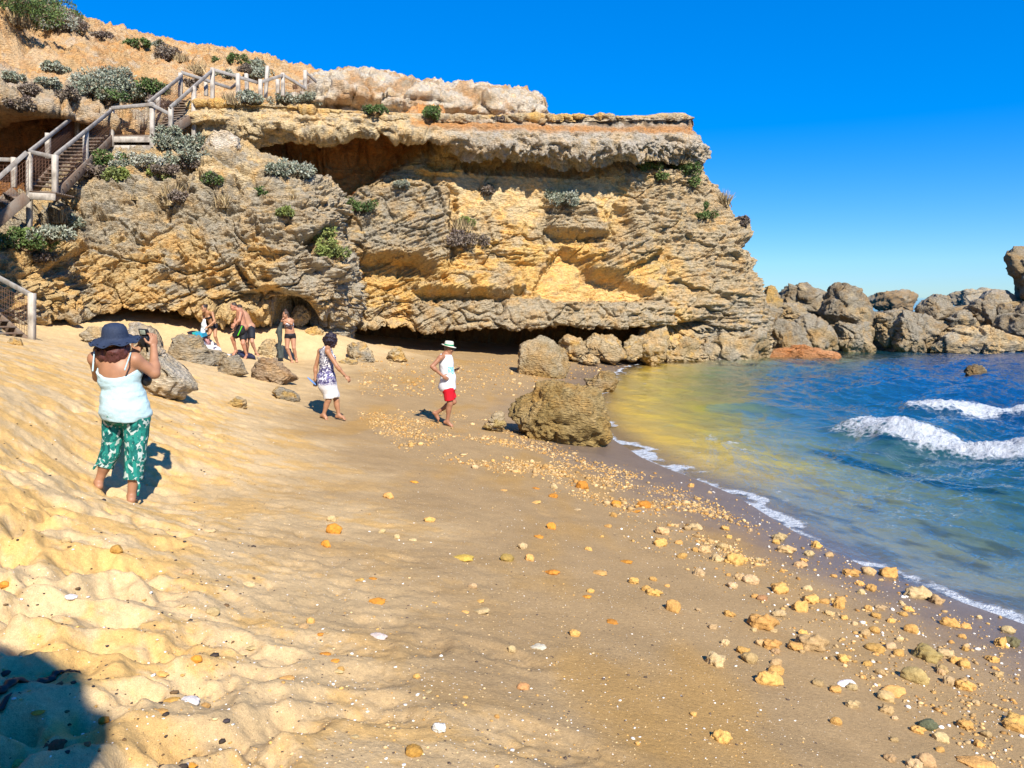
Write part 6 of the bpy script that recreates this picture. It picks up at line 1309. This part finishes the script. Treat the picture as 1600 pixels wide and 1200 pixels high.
NAMED = [ # zoom fn, x, y, width, shape, colour, label
 (zr,940,918,105,FLAT,OCH,'big flat ochre stone with a smooth top on the wet sand'),(zr,920,940,60,ROUND,TANS,'round tan stone leaning against the big flat ochre stone'),
 (zr,1070,787,90,LUMPY,(.38,.29,.10),'dark knobbly honeycombed stone, biggest of its cluster on the wet sand'),(zr,1035,872,95,ROUND,(.42,.31,.12),'long bone-shaped olive-tan stone on the wet sand'),
 (zr,1080,1050,75,ROUND,GRN,'dark green stone near the lower right corner'),(zr,1130,1095,65,ROUND,PALE,'pale round stone touching the dark green stone'),(zr,1040,1065,40,LUMPY,OCH,'small ochre stone left of the dark green stone'),
 (zr,480,878,82,LUMPY,OCH,'rough ochre stone with holes, lowest of a short line of three'),(zr,510,842,52,ROUND,OCH,'middle stone of the short line of three'),(zr,510,810,42,ROUND,TANS,'top stone of the short line of three'),
 (zr,640,750,88,LUMPY,(.50,.33,.15),'long lumpy pinkish tan stone pointing up the beach'),(zr,580,752,48,LUMPY,OCH,'blocky ochre stone left of the long lumpy stone'),(zr,455,672,80,LUMPY,OCH,'chunky ochre stone with a tail of chips'),
 (zr,280,808,66,LUMPY,PALE,'pale angular stone alone on the damp sand'),(zr,300,1093,62,LUMPY,OCH,'rough ochre stone alone near the bottom edge'),(zr,780,890,80,FLAT,WHT,'long white flat shell-like stone on the wet sand'),
 (zr,1390,740,52,LUMPY,OLV,'dark brown stone beside an ochre one near the right edge'),(zr,1075,1182,75,ROUND,TANS,'tan stone cut near the bottom edge'),(zr,1260,1192,120,FLAT,OCH,'wide ochre slab stone at the bottom edge in the right corner'),
 (zr,1410,1035,75,LUMPY,OCH,'lumpy ochre stone at the right edge above the corner slab'),(zr,458,568,38,ROUND,(.36,.19,.08),'smooth round reddish brown stone on the wet sand'),(zr,1155,882,48,LUMPY,PALE,'pale ragged coral-like piece on the wet sand'),
 (zc,762,900,42,ROUND,(.52,.27,.10),'upright orange stone in the middle of the foreground'),(zc,540,417,76,FLAT,(.62,.40,.08),'long flat yellow stone on the damp sand'),(zc,870,470,58,FLAT,ORG,'thin orange-red slab stone on the damp sand'),
 (zc,700,420,46,ROUND,(.34,.22,.06),'dark ochre stone beside a lighter round one on the damp sand'),(zc,787,420,38,ROUND,OCH,'light round ochre stone beside a darker one on the damp sand'),(zc,220,713,64,FLAT,(.68,.56,.50),'flat pinkish white stone on the damp sand'),
 (zc,353,1146,66,ROUND,(.46,.25,.05),'glossy dark orange stone near the bottom edge'),(zc,445,1062,44,LUMPY,WHT,'broken white shell lying near the bottom edge'),(zc,820,750,55,FLAT,(.70,.64,.45),'flat cream shell on the damp sand'),(zc,215,577,56,FLAT,ORG,'bright orange flat stone left of centre'),
 (zl,710,948,68,FLAT,WHT,'white flat stone between two ochre stones'),(zl,645,940,56,FLAT,(.46,.25,.06),'flat ochre stone left of the white flat stone'),(zl,770,942,42,ROUND,(.50,.30,.10),'round ochre stone right of the white flat stone'),(zl,780,313,52,FLAT,PALE,'pale flat stone on the dry sand in front of the filming woman'),
 (zl,443,398,46,ROUND,(.46,.25,.06),'round orange stone on the loose sand at the left'),(zl,265,568,46,FLAT,WHT,'white shell fragment on the loose sand at the left'),(zl,205,1060,76,FLAT,RED,'dark red flat stone in the shadow of the lower left corner'),(zl,740,806,48,ROUND,ORG,'bright orange stone above the white flat stone'),
]
for fn, x, y, wd, ms, c, lab in NAMED: stone(*fn(x, y), wd/2.4*1.06, ms, c, 'shell' if 'shell' in lab and 'like' not in lab else 'stone', lab, 'shell' if 'shell' in lab and 'like' not in lab else 'stone')
W2 = [(1145,780,50),(1215,820,46),(1130,838,45),(1215,902,52),(1160,665,52),(1325,800,42),(1400,1055,62),(1300,1080,46),(350,430,62),(285,423,46),(220,476,42),(75,363,46),(25,536,40),(50,549,46),(125,608,66),(205,301,40),(175,306,30),(545,390,52),(525,540,60),(345,522,40),(370,490,40),(415,503,52),
      (630,533,36),(600,443,42),(745,598,46),(750,576,36),(640,578,50),(690,580,40),(1040,557,76),(1110,580,46),(855,470,52),(790,476,52),(865,533,36),(1355,740,50),(975,722,32),(880,690,42),(1020,690,52),(490,748,56),(410,800,62),(880,758,62),(940,750,46),(850,812,32),(1005,610,32),(940,652,26),(990,628,34),
      (80,320,46),(145,358,30),(310,377,46),(240,390,40),(160,412,44),(520,345,42),(630,402,34),(660,372,36),(710,405,36),(430,560,24),(820,512,30),(830,545,32),(855,608,30),(900,605,34),(710,625,30),(765,640,26),(600,610,60),(520,628,44),(1220,672,36),(930,480,60),(1380,690,52),(970,775,40)]
for x, y, wd in W2: stone(*zr(x, y), wd/2.4*1.04, LUMPY if _sr.rand() < .6 else ROUND, [OCH, TANS, PALE, OCH][_sr.randint(4)], 'stone', 'small ochre or tan stone lying on the wet sand towards the water', 'stone', GW)
W3 = [(760,376,36),(1048,470,52),(1095,653,42),(955,702,42),(720,756,36),(575,524,40),(605,616,60),(600,576,36),(410,276,42),(353,129,32),(45,273,36),(350,346,32),(260,186,42),(875,184,30),(1215,221,46),(810,206,36),(235,318,32),(1080,296,26),(965,233,26),(1150,429,46),(1275,366,42),(1015,540,30),(1000,560,36),(290,338,26),(200,492,30),(150,497,28),(430,580,20),(545,616,28),
      (690,160,24),(810,152,26),(880,150,28),(580,76,26),(820,335,32),(870,302,40),(1185,240,36),(985,150,50),(1110,215,36),(405,918,28),(545,935,20),(665,1008,24),(130,1085,30),(1400,1002,28),(80,828,34),(55,803,34),(20,768,38),(365,860,32),(1190,1112,22),(780,905,0)]
for x, y, wd in W3:
    if wd: stone(*zc(x, y), wd/2.4*1.04, FLAT if _sr.rand() < .5 else ROUND, [OCH, ORG, PALE, OCH][_sr.randint(4)], 'stone', 'small yellow or orange stone lying on the damp sand of the middle beach', 'stone', 'small stones on the middle beach')
W4 = [(1080,872,52),(930,506,50),(1225,369,42),(1255,316,62),(705,473,36),(860,486,22),(680,598,34),(800,622,46),(815,745,30),(945,728,46),(1165,655,36),(1140,676,30),(1350,496,34),(850,268,34),(250,345,36),(605,820,50),(1200,700,28),(540,930,40),(610,1005,44),(390,995,44),(715,1165,50),(1270,830,36),(455,748,26),(140,970,46),(60,1080,60),(180,1020,30),(70,410,40),(15,475,40)]
for x, y, wd in W4: stone(*zl(x, y), wd/2.4*1.04, FLAT if _sr.rand() < .5 else ROUND, [OCH, ORG, PALE, TANS][_sr.randint(4)], 'stone', 'small ochre stone lying on the loose dry sand at the left', 'stone', 'small stones on the dry sand')
n = 0
while n < 70:
    u = _sr.uniform(900, 1600); v = 760+440*_sr.rand()
    g = ground(u, v)
    if not .04 < g[2] < .6: continue
    stone(u, v, _sr.uniform(7, 17)*(.5+.9*(v-700)/500), LUMPY if _sr.rand() < .6 else ROUND, [OCH, TANS, PALE, OCH][_sr.randint(4)], 'stone', 'small ochre or tan stone lying on the wet sand towards the water', 'stone', GW); n += 1

def pebbles(name, pts, size, cols, sub, label, cat, flat=.6, seed=1):
    """uncountable litter: one mesh of many small irregular pieces"""
    D, F = ico(sub); rg = np.random.RandomState(seed); n = len(pts); m = len(D)
    sc = np.stack([size, size*rg.uniform(.6, 1, n), size*flat*rg.uniform(.6, 1.2, n)], -1); a = rg.uniform(0, 6.28, n); J = 1+rg.normal(0, .17, (n, m, 1)); P = D[None]*J*sc[:, None]
    x = P[..., 0]*np.cos(a)[:, None]-P[..., 1]*np.sin(a)[:, None]; y = P[..., 0]*np.sin(a)[:, None]+P[..., 1]*np.cos(a)[:, None]
    V = np.stack([x, y, P[..., 2]+(size*flat*.35)[:, None]], -1)+pts[:, None]; FF = (F[None]+(np.arange(n)*m)[:, None, None]).reshape(-1, 3)
    c = np.array(cols)[rg.randint(0, len(cols), n)]*rg.uniform(.75, 1.25, (n, 1)); o = mesh_np(name, V.reshape(-1, 3), FF, GRAV, np.repeat(c, m, 0), smooth=False); return tag(o, label, cat, kind='stuff')
GRAV = (lambda t: t.done(t.mix(1.0, t.attr('Col').outputs['Color'], t.rng(t.noise(t.pos(), 60, 3), .3, .7, .75, 1.2), 'MULTIPLY'), .8, None, .3))(NT('gravel'))
def scatter(n, area, seed, zlim=(-.05, 2.5), prob=None):
    rg = np.random.RandomState(seed); out = []; a = np.array(area, float); lo, hi = a.min(0), a.max(0)
    # work on a fine table of ground points so that this stays quick
    while len(out) < n:
        u = rg.uniform(lo[0], hi[0], 4000); v = rg.uniform(lo[1], hi[1], 4000); k = rg.rand(4000) < polymask(u, v, area, 18); u, v = u[k], v[k]
        z = np.full(len(u), .8)
        d = (v-600)/FPX; dy = CP-d*SP; dz = -SP-d*CP; s_ = dz/dy
        for it in range(12): Y = (z-CAMZ)/s_; x = (u-800)/FPX/dy*Y; z = .5*z+.5*beach_base(x, Y)
        m = (z > zlim[0]) & (z < zlim[1]) & (Y < 36) & (Y > 1); P = np.stack([x, Y, z], -1)[m]
        if prob is not None: P = P[rg.rand(len(P)) < prob(P)]
        out += list(P)
    P = np.array(out[:n]); P[:, 2] = beach_z(P[:, 0], P[:, 1]); return P
rg = np.random.RandomState(77)
BAND = [(560,640),(760,655),(900,715),(1000,745),(1120,800),(1240,870),(1200,890),(1060,820),(920,770),(760,725),(620,690)]
GC = [(.46,.27,.085), (.52,.33,.13), (.40,.25,.10), (.55,.38,.18), (.42,.22,.06)]
nb = lambda P: sstep(-.5, .5, fbm(P*np.array([.8, .8, 0])+9, 3, 5))
p = scatter(7000, BAND, 1, prob=nb); pebbles('gravel', p, np.exp(rg.normal(math.log(.012), .55, len(p))).clip(.005, .07), GC, 1, 'band of loose ochre gravel along the water edge', 'gravel', seed=1)
p = scatter(2200, [(1050,740),(1200,790),(1350,880),(1600,1000),(1600,1200),(1250,1200),(1100,1000),(950,800)], 2, (.0, .45)); pebbles('gravel', p, np.exp(rg.normal(math.log(.008), .55, len(p))).clip(.003, .03), GC+[WHT], 1, 'small pebbles and shell bits strewn over the wet sand', 'gravel', seed=2)
p = scatter(5000, [(250,620),(560,600),(780,660),(900,760),(1200,1000),(1300,1200),(200,1200),(300,900),(330,720)], 3); pebbles('shell_grit', p, np.exp(rg.normal(math.log(.0038), .5, len(p))).clip(.002, .013), [WHT, PALE, PALE, OCH, (.10,.07,.05)], 1, 'white shell grit and chips strewn over the damp sand', 'shell grit', .4, seed=3)
p = scatter(900, [(0,640),(300,640),(420,760),(350,1200),(0,1200)], 4); pebbles('beach_litter', p, np.exp(rg.normal(math.log(.0045), .7, len(p))).clip(.002, .025), [(.05,.035,.025), (.12,.07,.03), WHT, OCH, (.04,.03,.03)], 1, 'dark weed scraps and chips on the loose sand', 'litter', .5, seed=4)
p = scatter(1800, [(560,560),(800,560),(960,566),(1000,575),(900,590),(800,610),(560,620)], 5); pebbles('gravel', p, np.exp(rg.normal(math.log(.02), .55, len(p))).clip(.01, .12), GC, 1, 'loose pale rubble under the far cliff base', 'gravel', seed=5)

# dark strand of kelp in the shaded corner
KELP = mk_plain('dried_kelp', (.018, .013, .010), .5, .5)
def tube(name, pts, radii, mat, parent=None, n=8, flat=.5):
    P = np.array(pts, float); V, F = [], []; o0 = P.mean(0)
    for i in range(len(P)):
        d = unit(P[min(i+1, len(P)-1)]-P[max(i-1, 0)]); s_ = unit(np.cross(d, [0, 0, 1])); t_ = np.cross(s_, d)
        for k in range(n): a = 2*math.pi*k/n; V.append(P[i]-o0+radii[i]*(s_*math.cos(a)+t_*math.sin(a)*flat))
    for i in range(len(P)-1):
        for k in range(n): F.append((i*n+k, i*n+(k+1) % n, (i+1)*n+(k+1) % n, (i+1)*n+k))
    o = mesh_np(name, V, F, mat, None, parent); o.location = o0; return o
kp = [zl(x, y) for x, y in [(-40,930),(10,905),(60,880),(110,862),(160,850),(200,830),(225,820),(260,812),(290,814),(300,822),(285,832),(262,830),(268,820),(296,816)]]; kr = [.020,.022,.020,.018,.022,.017,.012,.005,.004,.004,.004,.004,.003,.002]
P = [];  R_ = []
for i in range(len(kp)-1):
    for f in np.linspace(0, 1, 5, endpoint=False): P.append(ground(kp[i][0]*(1-f)+kp[i+1][0]*f, kp[i][1]*(1-f)+kp[i+1][1]*f)); R_.append((kr[i]*(1-f)+kr[i+1]*f)*(1+.35*math.sin(i*2.1+f*9)))
P = np.array(P); P[:, 2] = beach_z(P[:, 0], P[:, 1])+.012; tag(tube('kelp', P, R_, KELP), 'dark strand of dried kelp with a thin looped end in the shaded lower left corner', 'kelp')
P = np.array([ground(*zl(x, y)) for x, y in [(-30,965),(0,950),(25,940),(45,932)]]); P[:, 2] = beach_z(P[:, 0], P[:, 1])+.01; tag(tube('kelp', P, [.012,.014,.010,.004], KELP), 'short piece of dark kelp at the left edge below the long strand', 'kelp')
